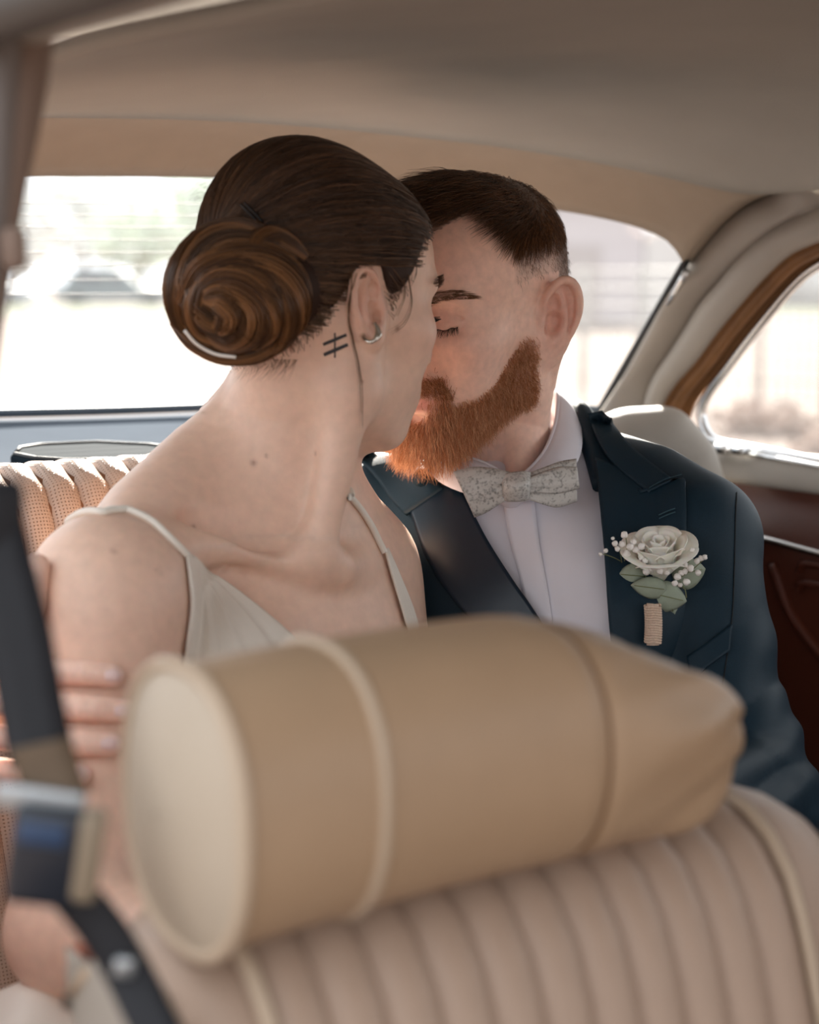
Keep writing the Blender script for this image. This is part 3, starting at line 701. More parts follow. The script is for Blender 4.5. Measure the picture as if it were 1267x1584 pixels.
def skin_cols(fr, v, base, male, flush=(0.62, 0.22, 0.16)):
    """pigment of the skin: lips, cheeks, ears, nose"""
    L = fr.loc(v)*1000; c = np.tile(np.asarray(base[:3]), (len(v), 1)).astype(float)
    def blend(w, col): 
        c[:] = c*(1-w[:, None]) + np.asarray(col)[None]*w[:, None]
    g = lambda ctr, rad: np.exp(-(((L-np.array(ctr))/np.array(rad))**2).sum(1))
    for sd in (-1, 1):
        blend((0.2 if male else 0.30)*g((sd*44, 76, -14), (24, 30, 20)), flush); blend(0.5*g((sd*84, -8 if male else 2, 4), (14, 26, 34)), flush)
    blend(0.34*g((0, 118, -20), (14, 16, 14)), flush)
    lip = np.exp(-(((L[:, 2]+58.6)/6.6)**4)) * (np.abs(L[:, 0]) < 27) * np.clip((27-np.abs(L[:, 0]))/8, 0, 1) * (L[:, 1] > 84)
    blend(0.72*lip, (0.58, 0.21, 0.19))
    return c, L, blend, g
# ------------------------------------------------------------------ the bride
BF = Frame(P(488, 481, 1.335), head_rot(-128, 10, -4), 0.945)
B = Sdf()
build_head(B, BF, False)
bear = ear(B, BF, -1, flare=6, size=1.0, base=(66, 14, 0), tilt=16)
ear(B, BF, 1, flare=6, size=1.0, base=(66, 14, 0), tilt=16)
# neck, shoulders
B.chain([BF.w(mm(0, -14, -10)), P(454, 640, 1.345), P(432, 760, 1.36)], [0.050, 0.045, 0.050], k=0.03)
B.chain([P(415, 640, 1.385), P(330, 730, 1.36), P(244, 820, 1.30), P(176, 914, 1.235)], [0.036, 0.045, 0.047, 0.046], k=0.04)
B.chain([P(462, 700, 1.40), P(512, 812, 1.44), P(546, 866, 1.46)], [0.032, 0.036, 0.044], k=0.04)
B.ell(P(168, 932, 1.215), (0.054, 0.052, 0.057), k=0.03)
tf = np.array([math.sin(math.radians(44)), -math.cos(math.radians(44)), 0]); tl = np.cross(np.array([0, 0, 1.0]), tf); TM = np.stack([tl, tf, Z], 1)   # torso axes: her left, forward, up
B.ell(P(425, 1035, 1.40), (0.148, 0.098, 0.168), k=0.04, M=TM)
B.ell(P(425, 1240, 1.40), (0.125, 0.085, 0.20), k=0.05, M=TM)
B.ell(P(440, 1500, 1.36), (0.165, 0.12, 0.13), k=0.05, M=TM)
B.chain([P(180, 862, 1.222), P(262, 846, 1.235), P(350, 846, 1.262), P(440, 862, 1.292), P(490, 874, 1.305)], [0.012, 0.011, 0.0105, 0.0105, 0.012], k=0.022, n=10)
B.chain([P(300, 812, 1.265), P(380, 826, 1.275), P(430, 838, 1.285)], [0.008, 0.010, 0.008], k=0.018, sub=True)
B.chain([P(540, 620, 1.30), P(518, 740, 1.300), P(495, 850, 1.300)], [0.015, 0.0135, 0.010], k=0.024)
B.chain([P(530, 880, 1.318), P(550, 874, 1.36), P(560, 872, 1.40)], [0.010, 0.010, 0.010], k=0.02)
B.ell(P(360, 1075, 1.285), (0.058, 0.055, 0.06), k=0.035, M=TM); B.ell(P(530, 1080, 1.37), (0.054, 0.05, 0.06), k=0.035, M=TM)
# right arm, bent at the elbow; left arm hidden beyond her
B.chain([P(168, 925, 1.215), P(160, 1080, 1.20), P(140, 1250, 1.165), P(112, 1440, 1.13)], [0.052, 0.047, 0.043, 0.041], k=0.025)
B.chain([P(112, 1440, 1.13), P(250, 1470, 1.08), P(420, 1480, 1.03)], [0.040, 0.036, 0.027], k=0.02)
B.chain([P(540, 890, 1.455), P(555, 1050, 1.46), P(575, 1300, 1.44)], [0.046, 0.042, 0.038], k=0.03)
B.chain([P(575, 1300, 1.44), P(560, 1420, 1.30), P(500, 1480, 1.2)], [0.036, 0.032, 0.025], k=0.02)
def hand(s, wrist, palm_dir, across, out, side=1, curl=0.5, sz=1.0):
    """palm with five bent fingers"""
    d, a, o = nrm(palm_dir), nrm(across), nrm(out); w = np.asarray(wrist)
    M = np.stack([a, d, o], 1); s.ell(w + d*0.045*sz, np.array([0.040, 0.05, 0.016])*sz, k=0.014, M=M)
    for i, (off, ln) in enumerate(((-0.030, 0.068), (-0.010, 0.078), (0.010, 0.072), (0.029, 0.056))):
        p0 = w + d*0.075*sz + a*off*sz; p1 = p0 + (d*0.42 - o*0.12*curl)*ln*sz; p2 = p1 + nrm(d - o*1.0*curl)*ln*0.34*sz; p3 = p2 + nrm(d - o*2.0*curl)*ln*0.28*sz
        s.chain([p0, p1, p2, p3], np.array([0.0092, 0.0086, 0.0078, 0.0068])*sz, k=0.006)
    t0 = w + d*0.02*sz - a*0.03*sz; s.chain([t0, t0 - a*0.025*sz + d*0.02*sz - o*0.006, t0 - a*0.034*sz + d*0.05*sz - o*0.012], np.array([0.013, 0.0105, 0.008])*sz, k=0.008)
hand(B, P(430, 1482, 1.02), P(560, 1470, 0.99)-P(430, 1482, 1.02), np.array([0.2, 0.9, 0.1]), Z, curl=0.5, sz=0.92)
hand(B, P(495, 1485, 1.19), P(420, 1500, 1.08)-P(495, 1485, 1.19), np.array([1, -0.3, 0]), Z, curl=0.5, sz=0.92)
B.chain([P(430, 1560, 1.30), P(560, 1640, 1.02), P(640, 1900, 0.98)], [0.085, 0.07, 0.055], k=0.05)      # thighs and shins under the dress
B.chain([P(530, 1560, 1.36), P(640, 1640, 1.06), P(720, 1900, 1.02)], [0.085, 0.07, 0.055], k=0.05)
hb = BF.t
def bhead_box(c): return (np.abs(c-(hb+np.array([0.0, 0, -0.02]))) < np.array([0.155, 0.155, 0.15])).all(1)
v1 = B.mesh(hb-0.17, hb+0.17, 0.0019, keep=bhead_box)
def bneg(c): return ~(np.abs(c-(hb+np.array([0.0, 0, -0.02]))) < np.array([0.153, 0.153, 0.148])).all(1)
v2 = B.mesh(np.array([-0.36, 0.8, 0.35]), np.array([0.22, 1.62, 1.35]), 0.0042, keep=bneg)
bv, bf, bn = merge([v1, v2])
bride = empty('person', 'woman in ivory strap dress with auburn bun leaning in to the bearded man', 'person')
M_skinB = mat('fair_skin', srgb(224, 186, 160), 0.42, 0.4, attr='Col', noise=0.08, nscale=110, bump=0.10, bscale=1100, sss=0.18)
bb = mesh_obj('body', bv, bf, M_skinB, bride, normals=bn)
cb, L, blend, g = skin_cols(BF, bv, srgb(232, 196, 174), False)
# freckles and moles
for (x, y, r) in ((392, 716, 2.2), (412, 705, 1.4), (487, 702, 1.6), (300, 815, 1.8), (246, 883, 2.0), (175, 851, 1.6), (560, 590, 1.4), (615, 509, 2.0)):
    q = B.pix([(x, y)])[0]; w = np.exp(-((bv-q)**2).sum(1)/(r/1000)**2); blend(0.75*w, (0.22, 0.09, 0.05))
# brow pigment on the far side of her face
set_col(bb, cb)
# ------------------------------------------------------------------ the groom
GF = Frame(P(732, 484, 1.53), head_rot(37, 10, -4), 1.0)
Gm = Sdf()
build_head(Gm, GF, True)
ear(Gm, GF, 1, flare=30, size=1.14, base=(67, 3, -1), tilt=10); ear(Gm, GF, -1, flare=30, size=0.98, base=(71, 0, 3), tilt=10)
Gm.chain([GF.w(mm(0, -6, -10)), P(764, 640, 1.575), P(790, 790, 1.60)], [0.057, 0.052, 0.056], k=0.03)
Gm.chain([GF.w(mm(58, -16, -24)), P(822, 660, 1.535), P(800, 735, 1.515)], [0.014, 0.012, 0.010], k=0.025)
Gm.chain([P(800, 880, 1.61), P(930, 880, 1.57), P(1065, 880, 1.50)], [0.05, 0.04, 0.04], k=0.02)
Gm.chain([P(800, 880, 1.61), P(660, 880, 1.62), P(560, 880, 1.61)], [0.05, 0.04, 0.04], k=0.02)
Gm.ell(P(830, 1070, 1.60), (0.14, 0.08, 0.16), k=0.03); Gm.ell(P(840, 1350, 1.55), (0.14, 0.09, 0.22), k=0.05)
Gm.chain([P(1065, 850, 1.50), P(1100, 1040, 1.46), P(1150, 1225, 1.41)], [0.04, 0.038, 0.036], k=0.02)
Gm.chain([P(1150, 1225, 1.41), P(1060, 1290, 1.27), P(930, 1330, 1.14)], [0.034, 0.03, 0.024], k=0.02)
hand(Gm, P(935, 1335, 1.13), P(840, 1400, 1.06)-P(935, 1335, 1.13), np.array([0.5, -0.8, 0.0]), nrm([0.2, 0.2, 1]), curl=0.5)
# right arm passing behind the bride, the hand closing on her upper arm
wr = P(-40, 1062, 1.285)
Gm.chain([P(560, 860, 1.61), P(430, 960, 1.60), P(270, 1010, 1.55), P(90, 1050, 1.42), wr], [0.042, 0.04, 0.038, 0.034, 0.026], k=0.02)
Gm.ell(P(-22, 1065, 1.235), (0.020, 0.045, 0.042), k=0.014)
def on_arm(pts, r): 
    q = B.pix(pts, t0=0.8); return [a + g_*r*0.75 for a, g_ in zip(q, B.grad(q))]
FN = []
for pts, root, r in (([(82, 1036), (130, 1040), (172, 1045)], (-12, 1026, 1.205), 0.0090), ([(80, 1096), (135, 1100), (188, 1104)], (-8, 1086, 1.195), 0.0091), ([(84, 1152), (130, 1154), (168, 1155)], (-4, 1140, 1.19), 0.0088), ([(76, 1201), (105, 1202), (128, 1202)], (0, 1190, 1.19), 0.0078)):
    q = on_arm(pts, r); c_ = [P(*root), P(root[0]+42, root[1]+6, root[2]-0.038)] + q; FN.append((c_, r)); Gm.chain(c_, [r*1.0, r*1.0, r*1.03, r, r*0.9], k=0.0004, n=14)
th = [P(-10, 1020, 1.24), P(18, 972, 1.20)] + on_arm([(60, 945), (64, 915), (70, 882)], 0.0105); Gm.chain(th, [0.016, 0.0125, 0.0110, 0.0105, 0.009], k=0.006, n=10)
gh = GF.t
def gbox(sz):
    return lambda c: (np.abs(c-(gh+np.array([0.0, 0, -0.02]))) < sz).all(1)
w1_ = Gm.mesh(gh-np.array([0.17, 0.17, 0.19]), gh+0.17, 0.0017, keep=gbox(0.16))
hl, hh = np.array([-0.36, 1.04, 0.82]), np.array([-0.165, 1.30, 1.03])
inh = lambda c: ((c > hl) & (c < hh)).all(1)
w2_ = Gm.mesh(hl-0.01, hh+0.01, 0.0015, keep=inh)
w3_ = Gm.mesh(np.array([-0.5, 0.95, 0.4]), np.array([0.5, 1.75, 1.2]), 0.006, keep=lambda c: ~gbox(0.157)(c) & ~((c > hl+0.002) & (c < hh-0.002)).all(1))
gv, gf_, gn = merge([w1_, w2_, w3_])
groom = empty('person', 'red bearded man in dark teal suit with silver bow tie leaning in to the woman', 'person')
M_skinG = mat('ruddy_skin', srgb(222, 176, 152), 0.42, 0.4, attr='Col', noise=0.12, nscale=150, bump=0.14, bscale=1100, sss=0.18)
gb = mesh_obj('body', gv, gf_, M_skinG, groom, normals=gn)
cb, L, blend, g = skin_cols(GF, gv, srgb(246, 206, 186), True)
blend(0.28*g((0, 90, 70), (60, 40, 34)), (0.60, 0.24, 0.17))
blend(0.34*g((32, 92, 14), (17, 12, 9)), (0.50, 0.24, 0.22)); blend(0.34*g((-32, 92, 14), (17, 12, 9)), (0.50, 0.24, 0.22))
# nails of the gripping hand
for c_, r in FN:
    tipd = nrm(c_[-1]-c_[-2]); q = c_[-1] + tipd*r*0.2; nrmv = nrm(B.grad(q)[0]); w = np.exp(-(((gv-(q+nrmv*r*0.8))**2).sum(1))/(0.0062**2)); blend(0.55*w, (0.80, 0.62, 0.60))
# scalp and jaw pigment under the hair
def hairmask(L):
    x, y, z = np.abs(L[:, 0]), L[:, 1], L[:, 2]
    front = 96 - 0.0*x - 9*np.exp(-((x-20)/16)**2) + 6*np.exp(-((x-46)/14)**2)
    top = np.clip((z-front)/5, 0, 1)*(y > 20)
    tem = np.clip((42 - y)/11, 0, 1)*np.clip((z-34-0.0*y)/34, 0, 1)**1.3
    back = np.clip((-6-y)/30, 0, 1)*np.clip((z+20)/75, 0, 1)
    return np.clip(np.maximum(np.maximum(top, tem), back), 0, 1)*(x < 74+np.clip(z-38, 0, 9))*((L**2).sum(1) < 190**2)
def beardmask(L):
    x, y, z = np.abs(L[:, 0]), L[:, 1], L[:, 2]
    line = np.interp(y, [0, 12, 26, 40, 55, 70, 86, 100], [-14, -10, -10, -30, -44, -52, -57, -62])
    m = np.clip((line - z)/np.interp(y, [10, 30, 50], [22, 12, 8]), 0, 1)*np.clip((y-10)/7, 0, 1)*np.clip((z + 74 + (y-12)*0.46)/6, 0, 1)
    m *= 1 - np.clip(1.4-(((x)/24)**2 + ((z+66)/12)**2), 0, 1)*(y > 70)
    mus = np.exp(-((z+43-0.05*x)/6.0)**4)*np.clip((31-x)/5, 0, 1)*(y > 80)
    cor = np.exp(-(((x-30)/6)**2 + ((z+56)/12)**2))*(y > 66)
    return np.clip(np.maximum(np.maximum(m, mus), cor), 0, 1)*((L**2).sum(1) < 170**2)
hm, bm_ = hairmask(L), beardmask(L)*(np.abs(L[:, 0]) < 90)
blend(0.94*hm**0.8, (0.055, 0.028, 0.017)); blend(0.5*bm_, (0.50, 0.19, 0.06))
set_col(gb, cb)
nfine = len(w1_[0])
def sample(mask, n, vv, nn):
    p = np.clip(mask, 0, None); i = rng.choice(len(vv), n, p=p/p.sum()); return vv[i] + rng.normal(scale=0.0009, size=(n, 3)), nn[i], i
M_hairG = mat('brown_hair', (0.1, 0.05, 0.03, 1), 0.38, 0.55, attr='Col'); M_beard = mat('ginger_beard', (0.4, 0.15, 0.04, 1), 0.42, 0.5, attr='Col')
Lf = L[:nfine]; vf, nf = gv[:nfine], gn[:nfine]
# --- hair
hm = hairmask(Lf)*(Lf[:, 2] > -28); p0, n0, ii = sample(hm**0.6*(1+1.3*(Lf[:, 2] > 66)), 26000, vf, nf); l0 = Lf[ii]
zz, yy, xx = l0[:, 2], l0[:, 1], l0[:, 0]
topw = np.clip((zz-54)/40, 0, 1); ln = 0.004 + 0.032*topw**1.0; ln *= rng.uniform(0.75, 1.2, len(ln))
dl = np.stack([-0.25+0.25*np.sign(xx)*(1-topw), 0.95*topw + 0.05, -0.22*topw - 0.8*(1-topw)], 1)          # combed forward on top, down at the sides
bk = np.clip((12-yy)/70, 0, 1); dl[:, 1] = dl[:, 1]*(1-1.5*bk); dl[:, 2] -= 0.35*bk; ln *= 1-0.30*bk
dw = dl @ GF.M.T; dw /= np.linalg.norm(dw, axis=1)[:, None]; dw += rng.normal(scale=0.12, size=dw.shape)
def grow(p0, n0, dw, ln, Kk=6, lift=0.55, fall=0.0, droop=None):
    out = [p0 - n0*0.001]; d = n0*lift + dw*(1-lift*0.6); p = p0.copy()
    for k in range(1, Kk):
        t = k/(Kk-1); d = n0*lift*(1-t)**1.5 + dw*(0.5+0.5*t) 
        if droop is not None: d = d + droop*t
        d /= np.linalg.norm(d, axis=1)[:, None]; p = p + d*(ln/(Kk-1))[:, None]; out.append(p.copy())
    return np.stack(out, 1)
hs = grow(p0, n0, dw, ln, 6, 0.58)
tone = rng.uniform(0, 1, len(p0)) ; cols = np.array([0.030, 0.014, 0.007]) + tone[:, None]**1.4*np.array([0.19, 0.085, 0.034]) + ((1-topw)*np.clip((zz-30)/40, 0, 1))[:, None]*np.array([0.07, 0.028, 0.008])
strands('hair', hs, (0.00011+0.00014*topw)*rng.uniform(0.7, 1.3, len(p0)), M_hairG, groom, cols)
# --- beard
bm2 = beardmask(Lf); mus = (Lf[:, 2] > -53)*(np.abs(Lf[:, 0]) < 32)*(Lf[:, 1] > 82)
p0, n0, ii = sample(bm2*(1+1.2*mus), 18000, vf, nf); l0 = Lf[ii]; xx, yy, zz = l0.T
chin = np.clip((yy-22)/55, 0, 1)*np.clip((-48-zz)/45, 0, 1); ism = mus[ii]
ln = np.where(ism, 0.0062, 0.006 + 0.019*chin)*rng.uniform(0.7, 1.25, len(xx))
dl = np.stack([np.where(ism, np.sign(xx)*0.75, 0.10*np.sign(xx)), np.where(ism, 0.15, 0.05), np.full(len(xx), -0.95)], 1)
dw = dl @ GF.M.T; dw += rng.normal(scale=0.20, size=dw.shape)
hs = grow(p0, n0, dw, ln, 6, 0.75)
hs += (rng.normal(scale=0.0011, size=hs.shape)*np.linspace(0, 1, 6)[None, :, None])
tone = rng.uniform(0, 1, len(p0)); tipc = np.clip(chin, 0, 1)
cols = np.array([0.44, 0.15, 0.045]) + (tone**2)[:, None]*np.array([0.44, 0.36, 0.25]) + (tipc*tone)[:, None]*np.array([0.06, 0.05, 0.03])
strands('beard', hs, 0.00019*rng.uniform(0.7, 1.3, len(p0)), M_beard, groom, cols)
# --- brows and lashes
for sd in (-1, 1):
    t = rng.uniform(0, 1, 420); ctr = spline([mm(sd*14, 99, 30), mm(sd*28, 96, 35), mm(sd*42, 87, 36.5), mm(sd*52, 77, 33)], 60)[(t*59).astype(int)]
    w = np.interp(t, [0, 0.3, 0.7, 1], [3.2, 3.6, 2.6, 1.0])/1000; ctr[:, 2] += rng.uniform(-1, 1, 420)*w
    q = Gm.push(GF.w(ctr), 0.0, 5); nq = Gm.grad(q); dl = np.stack([np.full(420, sd*0.9), np.full(420, -0.2), rng.uniform(-0.05, 0.45, 420)*(1-t)], 1); dw = dl @ GF.M.T
    strands('eyebrow', grow(q, nq, dw, np.full(420, 0.0085)*rng.uniform(0.7, 1.2, 420), 5, 0.35), 0.00016, M_hairG, groom, np.array([0.10, 0.045, 0.02]) + rng.uniform(0, 1, (420, 1))*np.array([0.12, 0.06, 0.025]))
    t = np.linspace(0, 1, 80); ctr = spline([mm(sd*18, 92, 10), mm(sd*25, 94, 6.3), mm(sd*34, 93, 5.0), mm(sd*45, 85, 9)], 80)
    q = Gm.push(GF.w(ctr), 0.0006, 5); nq = Gm.grad(q); dl = np.stack([sd*(t-0.4)*0.7, np.full(80, 0.5), np.full(80, -0.75)], 1)+rng.normal(scale=0.12, size=(80, 3)); dw = dl @ GF.M.T
    strands('eyelash', grow(q, nq, dw, np.full(80, 0.0075), 5, 0.45, droop=np.tile(Z*0.25, (80, 1))), 0.00019, M_hairG, groom, np.tile([0.03, 0.015, 0.01], (80, 1)))
# ------------------------------------------------------------------ suit, shirt, bow tie
M_suit = mat('dark_teal_wool', srgb(13, 40, 54), 0.58, 0.32, noise=0.10, nscale=500, bump=0.15, bscale=1800)
M_satin = mat('dark_teal_satin', srgb(10, 32, 48), 0.36, 0.5, noise=0.05, nscale=300, bump=0.05, bscale=1500)
M_stitch = mat('teal_stitch', srgb(40, 74, 86), 0.6)
M_shirt = mat('white_shirt_cotton', srgb(226, 224, 232), 0.7, 0.2, noise=0.03, nscale=30, bump=0.06, bscale=1500)
def poly2d(pts):
    pts = np.asarray(pts, float)
    def f(p):
        v = p - CAM.astype(p.dtype); d = v @ CF.astype(p.dtype); d = np.maximum(d, 0.05)
        x = 633.5 + FPX*(v @ CR.astype(p.dtype))/d; y = 792 - FPX*(v @ CU.astype(p.dtype))/d
        best = None; ins = np.zeros(x.shape, bool); n = len(pts)
        for i in range(n):
            a, b = pts[i], pts[(i+1) % n]; e = b-a; h = np.clip(((x-a[0])*e[0]+(y-a[1])*e[1])/(e@e), 0, 1)
            q = (x-a[0]-h*e[0])**2 + (y-a[1]-h*e[1])**2; best = q if best is None else np.minimum(best, q)
            c = ((a[1] > y) != (b[1] > y)) & (x < (b[0]-a[0])*(y-a[1])/(b[1]-a[1]+1e-9)+a[0]); ins ^= c
        s = np.sqrt(best)*d/FPX; return np.where(ins, -s, s)
    return f
def torso(s, o):
    s.ell(P(815, 1010, 1.585), (0.165+o, 0.115+o, 0.20+o), k=0.05)
    s.ell(P(840, 1300, 1.56), (0.165+o, 0.12+o, 0.26+o), k=0.06)
    s.chain([P(790, 745, 1.63), P(900, 752, 1.60), P(1000, 782, 1.555), P(1072, 832, 1.51)], np.array([0.050, 0.050, 0.052, 0.054])+o, k=0.045)
    s.chain([P(780, 745, 1.63), P(680, 770, 1.63), P(600, 800, 1.63), P(555, 850, 1.62)], np.array([0.050, 0.053, 0.053, 0.052])+o, k=0.045)
    s.chain([P(905, 900, 1.50), P(960, 960, 1.475)], np.array([0.05, 0.05])+o, k=0.06)
S_ = Sdf(); torso(S_, -0.006)
for a, b, r in (((880, 905), (960, 930), 0.0012), ((800, 830), (850, 900), 0.001), ((905, 760), (925, 850), 0.001)):
    pass
J = Sdf(); torso(J, 0.004); J0 = Sdf(); torso(J0, 0.004)
J.chain([P(1078, 838, 1.515), P(1082, 910, 1.495), P(1106, 1050, 1.465), P(1150, 1190, 1.425), P(1168, 1235, 1.40)], [0.056, 0.056, 0.056, 0.055, 0.052], k=0.012, n=12)
J.chain([P(1168, 1240, 1.40), P(1085, 1285, 1.29), P(960, 1320, 1.16)], [0.052, 0.047, 0.038], k=0.014, n=8)
J.chain([P(560, 850, 1.62), P(430, 955, 1.605), P(270, 1005, 1.56), P(80, 1048, 1.43), P(20, 1056, 1.36)], [0.054, 0.050, 0.048, 0.042, 0.038], k=0.02, n=12)
# creases of the sleeve
def crease(p):
    v = p - CAM.astype(p.dtype); d = np.maximum(v @ CF.astype(p.dtype), 0.05); x = 633.5+FPX*(v @ CR.astype(p.dtype))/d; y = 792-FPX*(v @ CU.astype(p.dtype))/d
    m = np.clip((x-1085)/50, 0, 1)*np.clip((y-820)/60, 0, 1); e = np.clip((y-930)/150, 0, 1)
    w = 0.0034*(1-np.abs(np.sin((y + 0.35*(x-1100))/44.0+0.4*np.sin(x/31.0))))*(0.15+e) - 0.0030*(1-np.abs(np.sin((y - 0.75*(x-1100))/62.0+1.3)))*(0.2+e) + 0.0012*np.sin((y+0.6*x)/15.0+2*np.sin(x/40.0))*e
    return (w*m*1.5).astype(p.dtype)
J.disp(crease, np.array([0.15, 1.1, 0.6]), np.array([0.5, 1.7, 1.2]))
OPEN = [(640, 690), (702, 745), (747, 832), (792, 902), (824, 948), (905, 1075), (958, 1075), (945, 960), (937, 850), (927, 740), (904, 640), (880, 560), (700, 520), (600, 600)]
of = poly2d(OPEN)
J.fn(lambda p: np.maximum(of(p), (p @ CF.astype(p.dtype)) - p.dtype.type(1.60 + CAM @ CF)), np.array([-0.2, 0.9, 0.8]), np.array([0.4, 1.7, 1.3]), 0.002, True)
jk = empty('jacket'); jk.parent = groom
v_, f_, n_ = J.mesh(np.array([-0.42, 0.95, 0.45]), np.array([0.46, 1.78, 1.12]), 0.0036)
mesh_obj('jacket_body', v_, f_, M_suit, jk, normals=n_)
v_, f_, n_ = S_.mesh(np.array([-0.1, 1.3, 0.6]), np.array([0.3, 1.75, 1.12]), 0.0045)
sh_ = mesh_obj('shirt', v_, f_, M_shirt, groom, normals=n_)
# jacket collar round the neck
tube('collar', [P(650, 742, 1.50), P(660, 712, 1.55), P(700, 680, 1.62), P(780, 655, 1.665), P(850, 634, 1.65), P(893, 640, 1.60), P(915, 690, 1.545), P(928, 752, 1.50)], np.interp(np.linspace(0, 1, 40), [0, 0.3, 0.75, 1], [0.007, 0.012, 0.013, 0.007]), M_suit, jk, 12, n=40)
def lin(pts, n=26):
    p = np.asarray(pts, float); L_ = np.r_[0, np.cumsum(np.linalg.norm(np.diff(p, axis=0), axis=1))]; t = np.linspace(0, L_[-1], n); return np.stack([np.interp(t, L_, p[:, k]) for k in (0, 1)], 1)
patch('lapel', J0, [(690, 726), (708, 746), (753, 832), (798, 902), (830, 948), (909, 1075)], [(612, 726), (640, 800), (664, 868), (704, 930), (752, 985), (850, 1100)], 40, 16, 0.0045, 0.003, M_satin, jk)
patch('collar_leaf', J0, [(660, 712), (672, 732), (684, 752), (690, 760)], [(548, 705), (585, 745), (612, 780), (632, 800)], 16, 14, 0.0055, 0.003, M_suit, jk)
lp = patch('lapel', J0, lin([(920, 712), (926, 770), (934, 850), (942, 960), (952, 1070)], 40), lin([(952, 726), (1005, 768), (1060, 742), (1062, 790), (1062, 860), (1060, 950), (1052, 1075)], 40), 60, 18, 0.0045, 0.003, M_suit, jk)
patch('collar_leaf', J0, [(908, 650), (925, 690), (948, 723), (978, 748), (1005, 768)], [(930, 645), (952, 672), (975, 697), (1006, 722), (1038, 745)], 24, 10, 0.0062, 0.003, M_suit, jk)
def on(sdf, pts, off, n=30): 
    q = sdf.pix(spline(pts, n)); return q + sdf.grad(q)*off
tube('lapel_stitch', on(J, [(1006, 764), (1030, 752), (1056, 745)], 0.008), 0.0003, M_stitch, lp, 5)
for dy in (0, 5): tube('buttonhole', on(J, [(1021, 804+dy), (1034, 798+dy), (1047, 793+dy)], 0.0082, 10), 0.0006, M_stitch, lp, 5)
patch('pocket_welt', J, [(1064, 1016), (1096, 994), (1131, 966)], [(1070, 1054), (1098, 1030), (1128, 1008)], 18, 8, 0.003, 0.0025, M_suit, jk)
tube('armhole_seam', on(J, [(1140, 762), (1138, 800), (1136, 880), (1132, 960), (1118, 1060)], 0.0), 0.0006, mat('seam_dark', srgb(8, 16, 22), 0.8), jk, 6)
# shirt front: placket, collar
patch('placket', S_, [(777, 772), (790, 840), (806, 900), (818, 960), (838, 1060)], [(826, 772), (835, 840), (846, 900), (855, 960), (866, 1060)], 30, 8, 0.002, 0.0015, M_shirt, sh_)
top = [P(640, 640, 1.66), P(668, 672, 1.58), P(700, 700, 1.515), P(748, 716, 1.492), P(795, 739, 1.480), P(828, 717, 1.492), P(850, 684, 1.515), P(862, 640, 1.56), P(857, 602, 1.615), P(815, 585, 1.67), P(740, 590, 1.70)]
bot = [P(620, 672, 1.67), P(650, 706, 1.58), P(680, 745, 1.505), P(735, 768, 1.472), P(800, 778, 1.462), P(852, 760, 1.474), P(892, 716, 1.500), P(899, 672, 1.545), P(884, 628, 1.605), P(830, 612, 1.68), P(740, 622, 1.72)]
a_, b_ = spline(top, 60), spline(bot, 60)
cl = surf('shirt_collar', [a_*(1-t)+b_*t - CF*0.006*math.sin(math.pi*t) for t in np.linspace(0, 1, 7)], M_shirt, sh_, thick=0.0025)
tube('collar_fold', a_, 0.002, M_shirt, sh_, 8)
ax_n = P(772, 680, 1.585); inn = np.array([q + nrm(ax_n-q)*0.008 - Z*0.03 for q in a_]); surf('collar_band', [a_, a_*0.5+inn*0.5, inn], M_shirt, sh_, thick=0.0015)
# bow tie
def tie_mat():
    m = mat('silver_lace', srgb(168, 166, 162), 0.4, 0.5); nt = m.node_tree; L_ = nt.links; b = nt.nodes['Principled BSDF']
    tc = nt.nodes.new('ShaderNodeTexCoord'); n = nt.nodes.new('ShaderNodeTexNoise'); n.inputs['Scale'].default_value = 120; n.inputs['Detail'].default_value = 3; n.inputs['Distortion'].default_value = 1.6
    vo = nt.nodes.new('ShaderNodeTexVoronoi'); vo.inputs['Scale'].default_value = 420; L_.new(tc.outputs['Object'], n.inputs['Vector']); L_.new(tc.outputs['Object'], vo.inputs['Vector'])
    ad = nt.nodes.new('ShaderNodeMath'); ad.operation = 'MULTIPLY_ADD'; ad.inputs[1].default_value = 0.35; L_.new(vo.outputs['Distance'], ad.inputs[0]); L_.new(n.outputs['Fac'], ad.inputs[2])
    r = nt.nodes.new('ShaderNodeValToRGB'); r.color_ramp.elements[0].position = 0.45; r.color_ramp.elements[1].position = 0.70; r.color_ramp.elements[0].color = srgb(138, 136, 132); r.color_ramp.elements[1].color = srgb(196, 193, 188)
    L_.new(ad.outputs[0], r.inputs[0]); L_.new(r.outputs[0], b.inputs['Base Color'])
    bp = nt.nodes.new('ShaderNodeBump'); bp.inputs['Strength'].default_value = 0.15; bp.inputs['Distance'].default_value = 0.001; L_.new(ad.outputs[0], bp.inputs['Height']); L_.new(bp.outputs[0], b.inputs['Normal']); return m
M_tie = tie_mat()
bt = empty('bow_tie'); bt.parent = groom
def wing_(upper, lower, d0, d1, puff):
    a, b = spline(upper, 24), spline(lower, 24); G = []; 
    for k, t in enumerate(np.linspace(0, 1, 12)):
        row = []
        for i in range(24):
            s = i/23; x, y = a[i]*(1-t)+b[i]*t; pl_ = 0.0018*math.cos(t*math.pi*5)*(1-s)**1.5
            row.append(P(x, y, d0+(d1-d0)*s - puff*math.sin(math.pi*t)**0.6*(0.5+0.5*s) + pl_))
        G.append(row)
    o = surf('wing', G, M_tie, bt); solidify(o, 0.004, 1.0); return o
wing_([(790, 737), (760, 729), (730, 727), (703, 734)], [(790, 770), (768, 780), (750, 790), (733, 796)], 1.446, 1.452, 0.006)
wing_([(806, 735), (835, 725), (865, 714), (892, 709)], [(806, 768), (830, 777), (862, 785), (893, 776)], 1.444, 1.462, 0.006)
